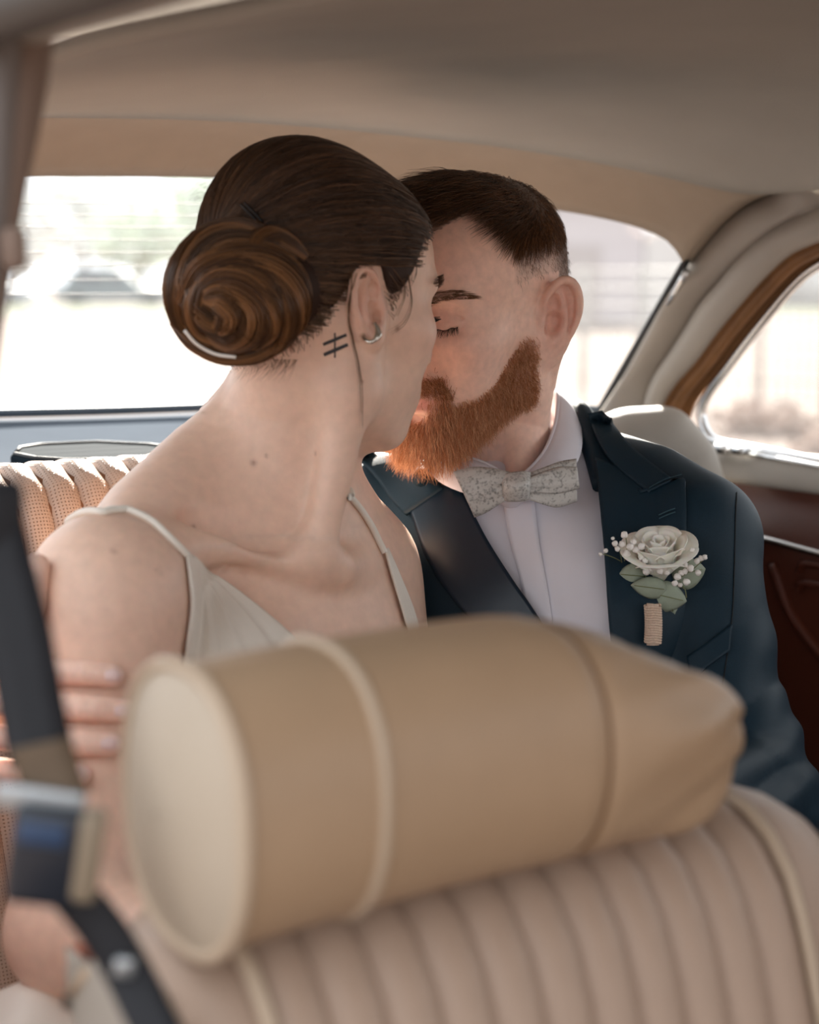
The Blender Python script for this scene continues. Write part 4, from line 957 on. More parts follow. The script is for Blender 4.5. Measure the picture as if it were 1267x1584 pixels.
wing_([(806, 742), (835, 731), (865, 722), (893, 722)], [(806, 760), (830, 762), (862, 764), (897, 756)], 1.440, 1.455, 0.005)
kn = [P(x, y, d) for x, y, d in ((780, 738, 1.450), (783, 754, 1.440), (783, 772, 1.448))]; kn2 = [P(x, y, d) for x, y, d in ((815, 733, 1.450), (815, 752, 1.438), (812, 770, 1.448))]
G = [[spline(kn, 12)[i]*(1-t)+spline(kn2, 12)[i]*t - CF*0.008*math.sin(math.pi*t)**0.5 for i in range(12)] for t in np.linspace(0, 1, 12)]
solidify(surf('knot', G, M_tie, bt), 0.004, 1.0)
M_nail = mat('fingernail', srgb(236, 206, 200), 0.25, 0.5)
for nx, ny in ((174, 1045), (189, 1100), (168, 1151)):
    patch('fingernail', Gm, [(nx-12, ny-6), (nx, ny-9), (nx+10, ny-6)], [(nx-12, ny+6), (nx, ny+9), (nx+10, ny+6)], 8, 6, 0.0004, 0.0006, M_nail, groom, t0=0.8)
# ------------------------------------------------------------------ boutonniere pinned to the lapel
bo = empty('boutonniere', 'white rose boutonniere with eucalyptus leaves and twine wrapped stem on the lapel', 'flower')
M_rose = mat('white_rose', srgb(246, 242, 232), 0.55, 0.3, sss=0.2, sssscale=0.003, noise=0.03, nscale=100)
M_euc = mat('eucalyptus_leaf', srgb(150, 160, 142), 0.55, 0.3, noise=0.12, nscale=120)
M_gyp = mat('gypsophila', srgb(240, 236, 230), 0.7); M_twine = mat('jute_twine', srgb(216, 192, 172), 0.85, 0.15, noise=0.2, nscale=700); M_stem = mat('green_stem', srgb(120, 124, 84), 0.6)
dB = float((J.pix([(1015, 870)])[0]-CAM) @ CF) - 0.008
rose = empty('rose'); rose.parent = bo
rc = P(1020, 852, dB - 0.020); RX, RY, RZ = CR, nrm(CU*0.85 + CF*-0.53), nrm(-CF*0.85 - CU*-0.0 + CU*0.5)
pxm = (dB-0.02)/FPX
RZ = nrm(CU*0.86 - CF*0.50 - CR*0.10); RX = nrm(np.cross(RZ, np.array([0.1, 1, 0.2]))); RY = np.cross(RZ, RX)
def petal(r0, r1, h, a0, span, flare, name='petal', curl=0.25):
    G = []
    for s in np.linspace(0, 1, 9):
        row = []
        for t in np.linspace(-1, 1, 11):
            a = a0 + t*span; rr = r0 + (r1-r0)*s**0.8 + flare*max(0, s-0.6)**2*6; z = h*(s*(1-0.22*abs(t)**3.0)) - curl*h*max(0, s-0.75)**2*8*abs(flare)*60
            rr *= (1 - 0.06*abs(t)**2)
            row.append(rc + RX*rr*math.cos(a) + RY*rr*math.sin(a) + RZ*(z - 0.018))
        G.append(row)
    o = surf(name, G, M_rose, rose); solidify(o, 0.0007, 0); return o
for k in range(5): petal(0.002, 0.0045+0.001*k, 0.030, k*2.4, 1.3, 0.0)
for k in range(5): petal(0.005, 0.0125, 0.031, k*1.257+0.3, 0.85, 0.002)
for k in range(6): petal(0.009, 0.0185, 0.030, k*1.047, 0.72, 0.005)
for k in range(6): petal(0.011, 0.0235, 0.024, k*1.047+0.5, 0.70, 0.010)
v_, f_ = tube_geo([rc - RZ*0.028, rc - RZ*0.016, rc + RZ*0.006], [0.004, 0.011, 0.012], 12); mesh_obj('rose_base', v_, f_, M_rose, rose)
def leaf(cx, cy, tx, ty, wd, d, bend=0.004):
    a, b = np.array([cx, cy], float), np.array([tx, ty], float); e = b-a; nrm2 = np.array([-e[1], e[0]])/np.linalg.norm(e); G = []
    for s in np.linspace(0, 1, 14):
        hw = wd*math.sin(math.pi*min(1, 0.06+0.94*s)**0.8)**0.75 if s < 1 else 0
        G.append([P(*(a+e*s+nrm2*hw*t), d + bend*(t*t) - 0.006*math.sin(math.pi*s)) for t in np.linspace(-1, 1, 9)])
    o = surf('leaf', G, M_euc, bo); solidify(o, 0.0006, 0)
    tube('leaf_vein', [P(*(a+e*s), d - 0.0012 - 0.006*math.sin(math.pi*s)) for s in np.linspace(0.05, 0.9, 8)], 0.0004, M_stem, o, 5)
leaf(1000, 892, 956, 888, 20, dB-0.006); leaf(1040, 890, 1091, 880, 26, dB-0.002); leaf(1008, 918, 1062, 930, 24, dB-0.010); leaf(1030, 912, 976, 905, 17, dB-0.015)
leaf(1020, 905, 1044, 950, 20, dB-0.008)
gb_me = None
def bud(x, y, r, d):
    global gb_me
    if gb_me is None:
        bm = bmesh.new(); bmesh.ops.create_icosphere(bm, subdivisions=2, radius=1.0)
        for v in bm.verts: v.co *= 1+0.22*math.sin(v.co.x*5+1)*math.sin(v.co.y*5)*math.sin(v.co.z*6+2)
        gb_me = bpy.data.meshes.new('bud'); bm.to_mesh(gb_me); bm.free(); gb_me.shade_smooth(); gb_me.materials.append(M_gyp)
    o = bpy.data.objects.new('bud', gb_me); COL.objects.link(o); o.parent = bo; o.location = P(x, y, d); o.scale = (r,)*3; o.rotation_euler = tuple(rng.uniform(0, 6, 3))
buds = [(966, 827, 6), (951, 841, 5), (962, 842, 5.5), (948, 833, 3), (937, 852, 4), (929, 857, 3.5), (955, 849, 4.5), (975, 846, 6), (970, 856, 6), (980, 838, 5), (984, 850, 6), (992, 845, 6), (988, 870, 5), (994, 875, 5.5), (1000, 884, 6), (1006, 880, 5), (992, 862, 5), (998, 868, 5), (1021, 884, 5.5), (1031, 886, 5), (1048, 892, 6), (1054, 886, 5), (1060, 884, 5), (1068, 879, 6), (1062, 900, 6), (1044, 902, 5), (1052, 905, 4), (1071, 850, 4), (1078, 868, 5), (1084, 864, 5), (1090, 862, 4.5), (1080, 886, 5), (1060, 874, 4.5)]
for x, y, r in buds: bud(x, y, r*pxm*0.95, dB - 0.030 + rng.uniform(-0.004, 0.004))
for a, b in (((960, 868), (930, 856)), ((962, 870), (950, 838)), ((966, 868), (968, 830)), ((1050, 895), (1090, 864)), ((1052, 900), (1062, 925)), ((1050, 890), (1072, 852)), ((1000, 895), (985, 862))):
    tube('sprig', [P(*a, dB-0.014), P((a[0]+b[0])/2+3, (a[1]+b[1])/2, dB-0.02), P(*b, dB-0.021)], 0.0004, M_stem, bo, 5, n=8)
dS = min(float((q-CAM) @ CF) for q in J0.pix([(1010, 930), (1010, 965), (1010, 1000)])) - 0.016
tube('stem', [P(1010, 934, dS), P(1009, 950, dS), P(1010, 998, dS)], 0.0052, M_twine, bo, 12, n=12)
tw = []
for s in np.linspace(0, 1, 260):
    a = s*2*math.pi*15; c = P(1009.5+1.5*math.sin(s*3), 936+58*s, dS); tw.append(c + CR*0.0064*math.cos(a) + CF*0.0064*math.sin(a) + CU*0.0004*math.sin(3*a))
tube('twine', tw, 0.0011, M_twine, bo, 6)
# ------------------------------------------------------------------ the bride's hair, dress, earring, tattoo
M_hairB = mat('auburn_hair', (0.08, 0.035, 0.015, 1), 0.34, 0.6, attr='Col'); M_under = mat('hair_mass', srgb(46, 27, 17), 0.6, 0.3)
H = Sdf()
H.ell(mm(0, -3, 47), mm(76, 96, 80), k=0.02, fr=BF); H.ell(mm(0, 34, 50), mm(63, 55, 52), k=0.03, fr=BF); H.ell(mm(0, -34, 18), mm(62, 60, 60), k=0.03, fr=BF)
H.ell(mm(0, -30, 72), mm(60, 62, 56), k=0.03, fr=BF)
def bhair(L):
    x, y, z = np.abs(L[:, 0]), L[:, 1], L[:, 2]
    return z > np.interp(y, HLY, HLZ)
HLY, HLZ = [-110, -70, -44, -30, -20, -8, 8, 16, 24, 32, 40, 50, 60, 75, 120], [-50, -50, -42, -18, 14, 34, 34, 20, 8, 8, 26, 52, 68, 84, 96]
H.fn(lambda p: (((BF.loc(p)[..., 2]*1000 - np.interp(BF.loc(p)[..., 1]*1000, HLY, HLZ)))*0.0006).astype(p.dtype), BF.t-0.2, BF.t+0.2, 0.003, True)
hv, hf, hn = H.mesh(hb-0.17, hb+0.17, 0.003)
H.ops = H.ops[:-1]
hair = empty('hair'); hair.parent = bride
mesh_obj('hair_mass', hv, hf, M_under, hair, normals=hn)
BC = P(366, 450, 1.262); BR = 0.047                                # centre of the bun
Lh = BF.loc(hv)*1000
def streak(q): return 0.5+0.5*np.sin(q[:, 0]*310+q[:, 2]*190)*np.sin(q[:, 2]*260-q[:, 1]*140+1)
N = 12000; gd_ = np.where(bhair(Lh))[0]; i = rng.choice(gd_, N); p = hv[i] + rng.normal(scale=0.002, size=(N, 3)); path = []
root = BC + nrm(BF.t + BF.M@mm(0, -60, 10) - BC)*0.03
off = rng.uniform(0.0004, 0.0045, N)
p = H.push(p, 0.0, 2)
wob = rng.uniform(0, 6.28, N)
for k in range(13):
    g_ = H.grad(p); path.append(p + g_*off[:, None]); d = root - p; dist = np.linalg.norm(d, axis=1)[:, None]; d = d/(dist+1e-9)
    lz = (BF.loc(p)[:, 2])[:, None]; d = d + (-BF.M[:, 1])*0.9 + (BF.M[:, 2])*np.clip(0.45-(0.05-lz)*2, -0.2, 0.5)*0.25 + 0.10*np.sin(k*0.8+wob)[:, None]*BF.M[:, 2]
    d -= g_*(d*g_).sum(1)[:, None]; d /= np.linalg.norm(d, axis=1)[:, None]+1e-9
    p = p + d*np.minimum(0.0062, dist*0.25+0.001); p = p - H.grad(p)*(H(p))[:, None]
S = np.stack(path, 1)
ok_ = bhair(BF.loc(S[:, 1:9].reshape(-1, 3))*1000 + np.array([0, 0, 2.5])).reshape(N, -1).all(1); S = S[ok_]; N = len(S)
t_ = rng.uniform(0, 1, N)*0.45 + 0.55*streak(S[:, 6]); low = np.clip((0.05-BF.loc(S[:, 4])[:, 2])/0.07, 0, 1)
cols = np.array([0.022, 0.0105, 0.0055]) + 1.4*(t_**1.8)[:, None]*np.array([0.13, 0.06, 0.024]) + (low*t_)[:, None]*np.array([0.16, 0.085, 0.04])
strands('swept_hair', S, 0.00035*rng.uniform(0.6, 1.3, N), M_hairB, hair, cols, tip=0.5)
# bun: a core and coiled locks
bun = empty('bun'); bun.parent = hair
Bn = Sdf(); Bn.ell(BC, (0.045, 0.042, 0.043), k=0.02); Bn.ell(BC + np.array([0.03, 0.03, 0.005]), (0.045, 0.05, 0.04), k=0.03)
v_, f_, n_ = Bn.mesh(BC-0.1, BC+0.1, 0.004); mesh_obj('hair_mass', v_, f_, M_under, hair, normals=n_)
def bund(x, y, lift=0.0):
    d = nrm(P(x, y, 1.0)-CAM); q, hit = Bn.cast(CAM, d[None], 1.5, 1.0); q = q[0]
    if not hit[0]: q = Bn.push(P(x, y, float((BC-CAM) @ CF)), 0.0, 6)[0]
    return q + Bn.grad(q)[0]*lift
def lock(pts, r, n=170, lift=0.004, col=(0.10, 0.042, 0.015), var=(0.20, 0.095, 0.036), flat=0.55, twist=2.0):
    """a smooth lock: strands spread over an oval section that turns slowly along it"""
    pts = [(366+(q[0]-362)*0.93, 448+(q[1]-452)*0.93) for q in pts]; c = spline([bund(*q[:2], lift + (q[2] if len(q) > 2 else 0)) for q in pts], 22); T, N_, B_ = frames(c); g_ = Bn.grad(c); side = np.cross(T, g_); side /= np.linalg.norm(side, axis=1)[:, None]+1e-9
    env = np.sin(np.pi*np.clip(np.linspace(0.04, 0.97, 22), 0, 1))**0.45
    a = rng.uniform(0, 2*np.pi, n); rho = np.sqrt(rng.uniform(0.25, 1, n)); out = []
    for k in range(22):
        aa = a + twist*k/22; out.append(c[k] + r*env[k]*rho[:, None]*(np.cos(aa)[:, None]*side[k] + flat*np.sin(aa)[:, None]*g_[k]))
    S = np.stack(out, 1) + rng.normal(scale=0.0003, size=(n, 1, 3))
    tone = (0.5+0.5*np.sin(a*3+rng.uniform(0, 6)))*0.6 + rng.uniform(0, 0.4, n)
    strands('lock', S, 0.00048*rng.uniform(0.7, 1.2, n), M_hairB, bun, np.array(col)*0.55 + (tone**1.8)[:, None]*np.array(var)*1.5, tip=0.7)
    v, f = tube_geo(c, r*env*0.72, 8); 
lock([(455, 392), (410, 366), (360, 352), (310, 368), (276, 405), (262, 455), (266, 505), (290, 540), (335, 556), (385, 552), (430, 528)], 0.013, 340, 0.003)
lock([(455, 410), (400, 385), (345, 378), (305, 400), (284, 440), (286, 480)], 0.014, 260, 0.002, (0.05, 0.022, 0.009))
lock([(290, 430), (335, 402), (385, 400), (430, 420), (456, 460), (455, 505), (430, 535)], 0.015, 300, 0.003)
lock([(275, 470), (310, 425), (365, 415), (410, 440), (420, 480)], 0.014, 260, 0.004)
lock([(300, 462), (332, 440), (368, 448), (392, 478), (385, 512), (350, 530), (318, 515)], 0.014, 260, 0.006, (0.12, 0.05, 0.018))
lock([(318, 462), (340, 465), (352, 490), (335, 510)], 0.011, 160, 0.009, (0.16, 0.07, 0.025))
lock([(380, 440), (408, 470), (412, 505), (390, 535)], 0.010, 160, 0.008, (0.14, 0.06, 0.022))
lock([(430, 430), (448, 470), (444, 510), (415, 540), (370, 548)], 0.010, 160, 0.006, (0.12, 0.05, 0.018))
lock([(270, 500), (300, 530), (345, 548), (400, 545), (440, 520)], 0.009, 160, 0.008, (0.13, 0.05, 0.016))
lock([(470, 405), (440, 380), (420, 372), (395, 378), (380, 395)], 0.009, 150, 0.006)
lock([(292, 452), (306, 480), (328, 505), (362, 512)], 0.010, 170, 0.006, (0.09, 0.04, 0.015))
lock([(330, 430), (312, 450), (300, 480), (306, 512), (330, 530)], 0.009, 150, 0.007, (0.12, 0.05, 0.018))
# hair pins
M_pin = mat('black_pin', srgb(14, 12, 12), 0.3)
def onH(pts, off, n=14): 
    q = H.pix(spline(pts, n), t0=0.9); return q + H.grad(q)*off
for pts in ([(378, 320), (405, 348), (436, 382)], [(384, 318), (410, 346)]): tube('hair_pin', onH(pts, 0.006), 0.0008, M_pin, hair, 6)
tube('pearl_comb', [bund(x, y, 0.0135) for x, y in ((304, 496), (318, 512), (340, 524), (366, 528))], 0.0014, mat('pearl_comb', srgb(240, 236, 228), 0.2, 0.6), hair, 6, n=12)
# loose wisps: in front of and behind the ear, at the nape and above
W = []
for pts in ([(551, 425), (542, 470), (549, 540), (558, 600), (556, 660)], [(546, 425), (543, 500), (554, 570), (557, 640)], [(628, 425), (633, 470), (622, 500), (598, 515)], [(622, 430), (622, 460), (610, 490)], [(640, 400), (640, 425), (630, 445)], [(598, 420), (612, 440), (622, 455)], [(600, 410), (618, 432), (630, 450)]):
    c = on(B, pts, 0.0025, 16)
    for k in range(5): W.append(c + rng.normal(scale=0.0006, size=3)[None]*np.linspace(0.2, 1.5, 16)[:, None])
strands('wisp', np.array(W), 0.0002, M_hairB, hair, np.tile([0.13, 0.065, 0.03], (len(W), 1)))['kind'] = 'stuff'
W = []
for k in range(70):
    x = rng.uniform(325, 560); q = onH([(x, 260+abs(x-470)*0.35), (x+rng.uniform(-6, 6), 250+abs(x-470)*0.35)], 0.002, 3)[0]; d = nrm(rng.normal(size=3)*0.6 + np.array([-0.7, -0.1, 0.6])); ln = rng.uniform(0.01, 0.035)
    W.append([q + d*ln*t + np.array([-1, 0, -0.6])*0.02*t*t*rng.uniform(-0.2, 1) for t in np.linspace(0, 1, 16)])
xs = rng.uniform(380, 470, 60); qs = B.pix(np.stack([xs, np.full(60, 556.0)], 1))
for q in qs:
    d = nrm(np.array([rng.uniform(-0.8, 0.3), -0.3, -1])); ln = rng.uniform(0.008, 0.022)
    W.append([q + d*ln*t + np.array([-1, 0, 0.2])*0.006*t*t for t in np.linspace(0, 1, 16)])
strands('flyaway', np.array(W), 0.00011, M_hairB, hair, np.tile([0.06, 0.03, 0.014], (len(W), 1)))['kind'] = 'stuff'
# baby hair along the hairline (temple and nape)
Lb = L_b = BF.loc(bv[:len(v1[0])])*1000; vb_, nb_ = bv[:len(v1[0])], bn[:len(v1[0])]
ax_, ay_, az_ = np.abs(Lb[:, 0]), Lb[:, 1], Lb[:, 2]
line = np.interp(ay_, HLY, HLZ)
dd = az_ - line; msk = np.exp(-((dd-2)/9.0)**2)*(Lb[:, 2] > -58)*(np.abs(Lb[:, 0]) < 74)*~((np.abs(Lb[:, 0]) > 60)*(Lb[:, 1] < 26)*(Lb[:, 1] > -26)*(Lb[:, 2] < 44))
p0, n0, ii = sample(msk, 2600, vb_, nb_); d_ = np.tile(-BF.M[:, 1]*0.85 + BF.M[:, 2]*0.45, (2600, 1)); nap = (Lb[ii, 1] < -5)[:, None]; d_ = np.where(nap, BF.M[:, 2]*1.0 - BF.M[:, 1]*0.4, d_) + rng.normal(scale=0.2, size=(2600, 3))
strands('baby_hair', grow(p0, n0, d_, rng.uniform(0.008, 0.018, 2600), 6, 0.25), 0.0002, M_hairB, hair, np.array([0.05, 0.024, 0.011]) + rng.uniform(0, 1, (2600, 1))*np.array([0.09, 0.045, 0.02]))
for sd in (-1, 1):
    t = rng.uniform(0, 1, 300); ctr = spline([mm(sd*14, 96, 30), mm(sd*28, 94, 35), mm(sd*42, 86, 37), mm(sd*51, 76, 33)], 60)[(t*59).astype(int)]; ctr[:, 2] += rng.uniform(-1, 1, 300)*0.0025
    q = B.push(BF.w(ctr), 0.0, 4); nq = B.grad(q); dw = np.tile(BF.M[:, 0]*sd*0.9 - BF.M[:, 1]*0.2 + BF.M[:, 2]*0.15, (300, 1))
    strands('eyebrow', grow(q, nq, dw, np.full(300, 0.008), 5, 0.35), 0.00017, M_hairB, bride, np.tile([0.045, 0.022, 0.012], (300, 1)))
    t = np.linspace(0, 1, 90); ctr = spline([mm(sd*18, 92, 10), mm(sd*25, 94, 6.3), mm(sd*34, 93, 5.0), mm(sd*45, 85, 9)], 90)
    q = B.push(BF.w(ctr), 0.0006, 4); nq = B.grad(q); dw = np.tile(BF.M[:, 1]*0.7 - BF.M[:, 2]*0.5, (90, 1)) + np.outer(t-0.4, BF.M[:, 0]*sd*0.8)
    strands('eyelash', grow(q, nq, dw, np.full(90, 0.010), 5, 0.5, droop=np.tile(Z*0.7, (90, 1))), 0.00022, M_hairB, bride, np.tile([0.01, 0.007, 0.006], (90, 1)))
# earring: an open double hoop through the lobe
M_silver = mat('silver', srgb(232, 230, 222), 0.18, 0.5, metal=1.0)
er = empty('earring'); er.parent = bride
lobe = B.pix([(572, 512)])[0]
def hoop(pts, r): tube('hoop', [P(x, y, float((lobe-CAM) @ CF) + dz) for x, y, dz in pts], r, M_silver, er, 10, n=28)
hoop([(564, 499, 0.002), (561, 512, 0.0), (563, 522, -0.004), (571, 529, -0.007), (580, 524, -0.006), (583, 512, -0.004), (579, 500, -0.001)], 0.0017)
hoop([(579, 500, -0.002), (586, 510, -0.004), (587, 520, -0.005), (578, 528, -0.006)], 0.0014)
# tattoo: two slanting bars crossed by an upright one
M_ink = mat('tattoo_ink', srgb(62, 62, 64), 0.6, 0.3)
tat = empty('tattoo'); tat.parent = bride
for a, b, w in (((500, 533), (536, 518), 2.2), ((501, 549), (538, 533), 2.4), ((518, 515), (518, 553), 1.1)):
    a, b = np.array(a, float), np.array(b, float); nn_ = nrm([-(b-a)[1], (b-a)[0]])
    patch('ink_bar', B, [a-nn_*w, (a+b)/2-nn_*w*1.1, b-nn_*w], [a+nn_*w, (a+b)/2+nn_*w*1.1, b+nn_*w], 10, 4, 0.00035, 0.0002, M_ink, tat)
# dress
M_dress = mat('ivory_satin', srgb(232, 224, 212), 0.45, 0.35, noise=0.03, nscale=40, bump=0.04, bscale=900)
dr = empty('dress'); dr.parent = bride
fold = lambda S, T: 0.0016*np.sin(T*math.pi*9+S*1.5)*np.clip(S*1.6, 0, 1) + 0.0008*np.sin(T*math.pi*17)*S
patch('bodice', B, [(284, 858), (289, 900), (291, 940), (283, 1000), (272, 1090), (262, 1200)], [(296, 862), (345, 898), (400, 942), (462, 997), (540, 1080), (560, 1200)], 40, 40, 0.0035, 0.002, M_dress, dr, fold)
patch('bodice', B, [(590, 852), (600, 890), (618, 950), (630, 1010), (600, 1100), (560, 1200)], [(594, 850), (612, 890), (634, 945), (642, 990), (646, 1100), (640, 1200)], 30, 14, 0.0045, 0.002, M_dress, dr, fold)
def strap(pts, n=30, w=0.0045, back=V + np.array([-0.35, 0.0, -0.05])):
    q = B.pix(spline(pts, n)); e = q[0]; ext = []
    for k in range(8):
        e = B.push(e + nrm(back)*0.006, 0.0, 3)[0]; ext.append(e)
    q = np.vstack([np.array(ext)[::-1], q]); g_ = B.grad(q); return tube('strap', q + g_*0.002, w*0.62, M_dress, dr, 8)
strap([(160, 796), (172, 793), (185, 792), (200, 793), (232, 808), (260, 834), (288, 862)])
strap([(538, 768), (556, 790), (572, 815), (584, 840), (592, 856)], back=np.array([0.0, 1.0, 0.25]))
D = Sdf()                                                          # skirt and waist
D.ell(P(425, 1240, 1.40), (0.132, 0.092, 0.21), k=0.05, M=TM); D.ell(P(440, 1500, 1.36), (0.172, 0.128, 0.14), k=0.05, M=TM)
D.chain([P(430, 1560, 1.30), P(560, 1640, 1.02), P(640, 1900, 0.98)], [0.095, 0.082, 0.085], k=0.06); D.chain([P(530, 1560, 1.36), P(640, 1640, 1.06), P(720, 1900, 1.02)], [0.095, 0.082, 0.085], k=0.06)
D.ell(P(60, 1640, 1.12), (0.06, 0.07, 0.05), k=0.05)
D.disp(lambda p: (0.003*np.sin(p[..., 0]*110)+0.002*np.sin(p[..., 1]*90+p[..., 0]*60)).astype(p.dtype), np.array([-1, 0, 0.2]), np.array([1, 2, 1.0]))
v_, f_, n_ = D.mesh(np.array([-0.36, 0.8, 0.3]), np.array([0.25, 1.65, 0.98]), 0.006); mesh_obj('skirt', v_, f_, M_dress, dr, normals=n_)
# ------------------------------------------------------------------ outside
M_ground = mat('dry_grass_ground', srgb(108, 97, 91), 0.95, 0.05, noise=0.12, nscale=0.5)
gd = mesh_obj('ground', [(-160, -40, 0), (160, -40, 0), (160, 220, 0), (-160, 220, 0)], [(0, 1, 2, 3)], M_ground, smooth=False); tag(gd, 'pale dry grass field behind the car', 'ground', kind='structure')
M_verge = mat('green_verge', srgb(84, 92, 74), 0.95, 0.1, noise=0.2, nscale=1.0)
def at(px, py, y): 
    r = P(px, py, 1)-CAM; return CAM + r*(y/r[1])
vg = surf('verge', [[np.array([x, y + 1.5*math.sin(x*0.3), 0.02+0.25*math.sin((y-54)/5*math.pi)]) for x in np.linspace(-60, 20, 30)] for y in np.linspace(54, 59, 5)], M_verge); tag(vg, 'green strip of longer grass beside the parked cars', 'verge', kind='structure')
def parked(px, dist, paint, L, h, label, rz=0.0):
    """a small far saloon: body, cabin, windows, wheels"""
    c = at(px, 440, dist); c[2] = 0
    r = empty('parked_car', label, 'car', 'cars parked beyond the field'); r.location = c; r.rotation_euler = (0, 0, rz)
    W = 0.88; a = L/2
    def ex(name, prof, w, m, pr=None):
        n = len(prof); v = [(x, -w, z) for x, z in prof] + [(x, w, z) for x, z in prof]
        f = [tuple(range(n)), tuple(range(2*n-1, n-1, -1))] + [(i, n+i, n+(i+1) % n, (i+1) % n) for i in range(n)]
        o = mesh_obj(name, v, f, m, pr or r, smooth=False); fix_normals(o); bevel(o, 0.06, 2); return o
    m = mat('far_car_paint', paint, 0.4, 0.4)
    b = ex('body', [(-a, 0.35), (-a, 0.75), (-a+0.2, 0.92), (a-1.2, 0.95), (a-0.1, 0.78), (a, 0.6), (a, 0.35)], W, m)
    ex('cabin', [(-a+0.35, 0.9), (-a+0.8, h), (a-2.0, h), (a-1.25, 0.93)], W*0.85, m)
    g = mat('far_car_glass', srgb(60, 72, 84), 0.2)
    for x0, x1 in ((-a+0.75, -0.25), (-0.15, a-1.75)):
        for s in (-1, 1):
            mesh_obj('side_window', [(x0, s*W*0.87, 0.97), (x1, s*W*0.87, 0.97), (x1-0.15, s*W*0.87, h-0.1), (x0+0.1, s*W*0.87, h-0.1)], [(0, 1, 2, 3)], g, r, smooth=False)
    for x in (-a+0.8, a-0.85):
        for s in (-1, 1):
            aa = np.linspace(0, 2*np.pi, 16, endpoint=False); v = [(x+0.33*math.cos(t), s*W*y, 0.33+0.33*math.sin(t)) for y in (0.78, 1.02) for t in aa]
            mesh_obj('wheel', v, [tuple(range(16)), tuple(range(31, 15, -1))] + [(i, 16+i, 16+(i+1) % 16, (i+1) % 16) for i in range(16)], M_black, r, smooth=False)
    return r
parked(-40, 60, srgb(170, 176, 184), 4.4, 1.5, 'silver grey car parked farthest out along the field', 0.1)
parked(178, 62, srgb(96, 112, 118), 4.3, 1.55, 'dark slate car parked between two pale cars', 0.1)
parked(400, 66, srgb(190, 196, 200), 4.8, 1.7, 'white car parked beside the slate car', 0.1)
M_fol = [mat('pale_foliage', srgb(206, 214, 200), 0.9, 0.1, noise=0.1, nscale=1.5), mat('pale_foliage_grey', srgb(220, 222, 220), 0.9, 0.1, noise=0.08, nscale=1.5)]
def tree(px, dist, h, rad, mi, label):
    c = at(px, 440, dist); c[2] = 0; r = empty('tree', label, 'tree', 'trees far behind the field'); r.location = c
    v, f = tube_geo(np.array([(0, 0, 0), (0.1, 0, h*0.3), (0, 0.1, h*0.6)]), [0.3, 0.22, 0.1], 8); mesh_obj('trunk', v, f, mat('bark', srgb(110, 96, 84), 0.9), r)
    bm = bmesh.new()
    for k in range(260):
        q = rng.normal(size=3); q /= np.linalg.norm(q); q = np.array([0, 0, h*0.62]) + q*np.array([rad, rad, h*0.36])*rng.uniform(0.45, 1)
        a = rng.normal(size=3); b = rng.normal(size=3); sz = rad*0.17
        vs = [bm.verts.new(q + sz*nrm(a)), bm.verts.new(q + sz*nrm(b)), bm.verts.new(q - sz*nrm(a)), bm.verts.new(q - sz*nrm(b))]
        bm.faces.new(vs)
    me = bpy.data.meshes.new('crown'); bm.to_mesh(me); bm.free(); o = bpy.data.objects.new('crown', me); COL.objects.link(o); o.parent = r; me.materials.append(M_fol[mi])
for i, (px, ds, h, rd, mi) in enumerate([(15, 95, 6.5, 3.4, 1), (130, 118, 9, 4.0, 1), (215, 84, 5.0, 2.6, 0), (330, 112, 8, 4.2, 0), (420, 92, 7, 3.0, 0), (620, 95, 9, 4, 1)]):
    tree(px, ds, h, rd, mi, ['low pale tree behind the silver car', 'tallest pale tree behind the parked cars', 'small greenish tree behind the slate car', 'broad greenish tree behind the white car', 'greenish tree next to the broad greenish tree', 'pale tree behind the couple'][i])
M_bld = mat('lilac_grey_wall', srgb(176, 168, 172), 0.9, 0.1, noise=0.05)
bd = empty('barn', 'pale grey barn beyond the wire fence', 'building')
ca = at(925, 430, 44); ca[2] = 0; bd.location = ca; bd.rotation_euler = (0, 0, 0.2)
def bx(name, c, h, m, pr): 
    v, f = box_geo(np.array(c), np.eye(3), h); return fix_normals(mesh_obj(name, v, f, m, pr, smooth=False))
bx('wall', (-0.5, 2, 1.6), (1.55, 2.5, 1.6), M_bld, bd); bx('wall', (2.4, 2, 1.2), (1.3, 2.5, 1.2), mat('white_wall', srgb(190, 186, 184), 0.9), bd)
mesh_obj('roof', [(-2.3, -0.8, 3.15), (1.3, -0.8, 3.15), (1.3, 5, 3.9), (-2.3, 5, 3.9)], [(0, 1, 2, 3)], mat('roof_grey', srgb(150, 146, 148), 0.8), bd, smooth=False)
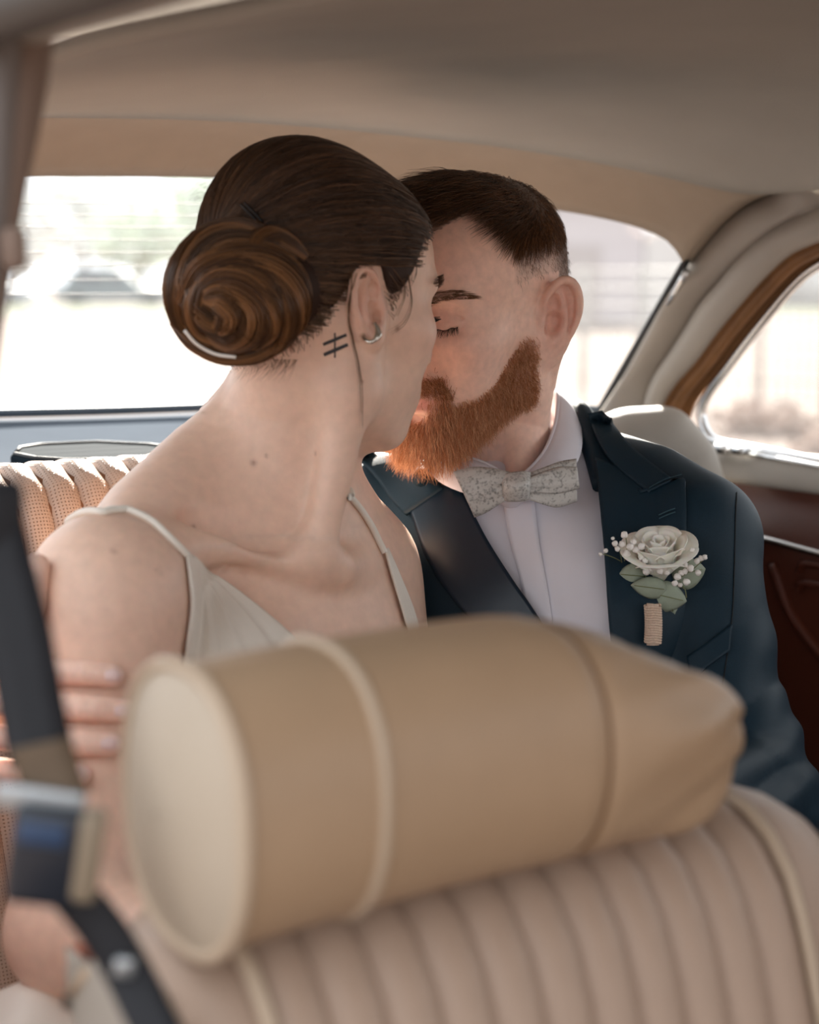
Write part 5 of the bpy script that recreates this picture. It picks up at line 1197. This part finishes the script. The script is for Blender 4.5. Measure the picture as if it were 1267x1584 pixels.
bx('door', (-0.7, -0.52, 1.0), (0.6, 0.04, 1.0), mat('barn_door', srgb(150, 140, 140), 0.8), bd)
fn = empty('wire_fence', 'wire mesh fence with thin posts behind the car', 'fence')
fa, fb = at(820, 600, 16.5), at(1500, 600, 13.5); fa[2] = fb[2] = 0
M_post2 = mat('fence_wire', srgb(150, 146, 142), 0.6)
for t in np.linspace(0, 1, 8):
    q = fa*(1-t)+fb*t; tube('post', [q, q+Z*1.3], 0.03, M_post2, fn, 8)
for z in np.linspace(0.15, 1.25, 8): tube('wire', [fa+Z*z, fb+Z*z], 0.008, M_post2, fn, 4)
for t in np.linspace(0, 1, 46):
    q = fa*(1-t)+fb*t; tube('wire', [q+Z*0.15, q+Z*1.25], 0.006, M_post2, fn, 4)
def bush(px, py, dist, rad, label):
    c = at(px, py, dist); c[2] = 0; r = empty('bush', label, 'bush', 'low bushes beside the field'); r.location = c; bm = bmesh.new()
    for k in range(220):
        q = rng.normal(size=3); q /= np.linalg.norm(q); q[2] = abs(q[2]); q *= rad*np.array([1.4, 1, 0.8])*rng.uniform(0.4, 1); a, b = rng.normal(size=3), rng.normal(size=3); sz = rad*0.2
        bm.faces.new([bm.verts.new(q+sz*nrm(a)), bm.verts.new(q+sz*nrm(b)), bm.verts.new(q-sz*nrm(a))])
    me = bpy.data.meshes.new('foliage'); bm.to_mesh(me); bm.free(); o = bpy.data.objects.new('foliage', me); COL.objects.link(o); o.parent = r; me.materials.append(mat('dry_bush', srgb(170, 152, 142), 0.9, 0.1, noise=0.1, nscale=3))
bush(1180, 655, 13.0, 0.34, 'dry bush seen through the quarter window'); bush(1300, 690, 11.5, 0.26, 'smaller dry bush past the quarter window corner')
hd = surf('hedge', [[np.array([x, 70 + 0.15*x + 0.5*math.sin(x), z*(1.0+0.15*math.sin(x*1.7))]) for x in np.linspace(4, 60, 60)] for z in (0, 1.5, 2.6, 2.9)], M_fol[1], thick=1.5); tag(hd, 'long grey green hedge on the horizon', 'hedge')
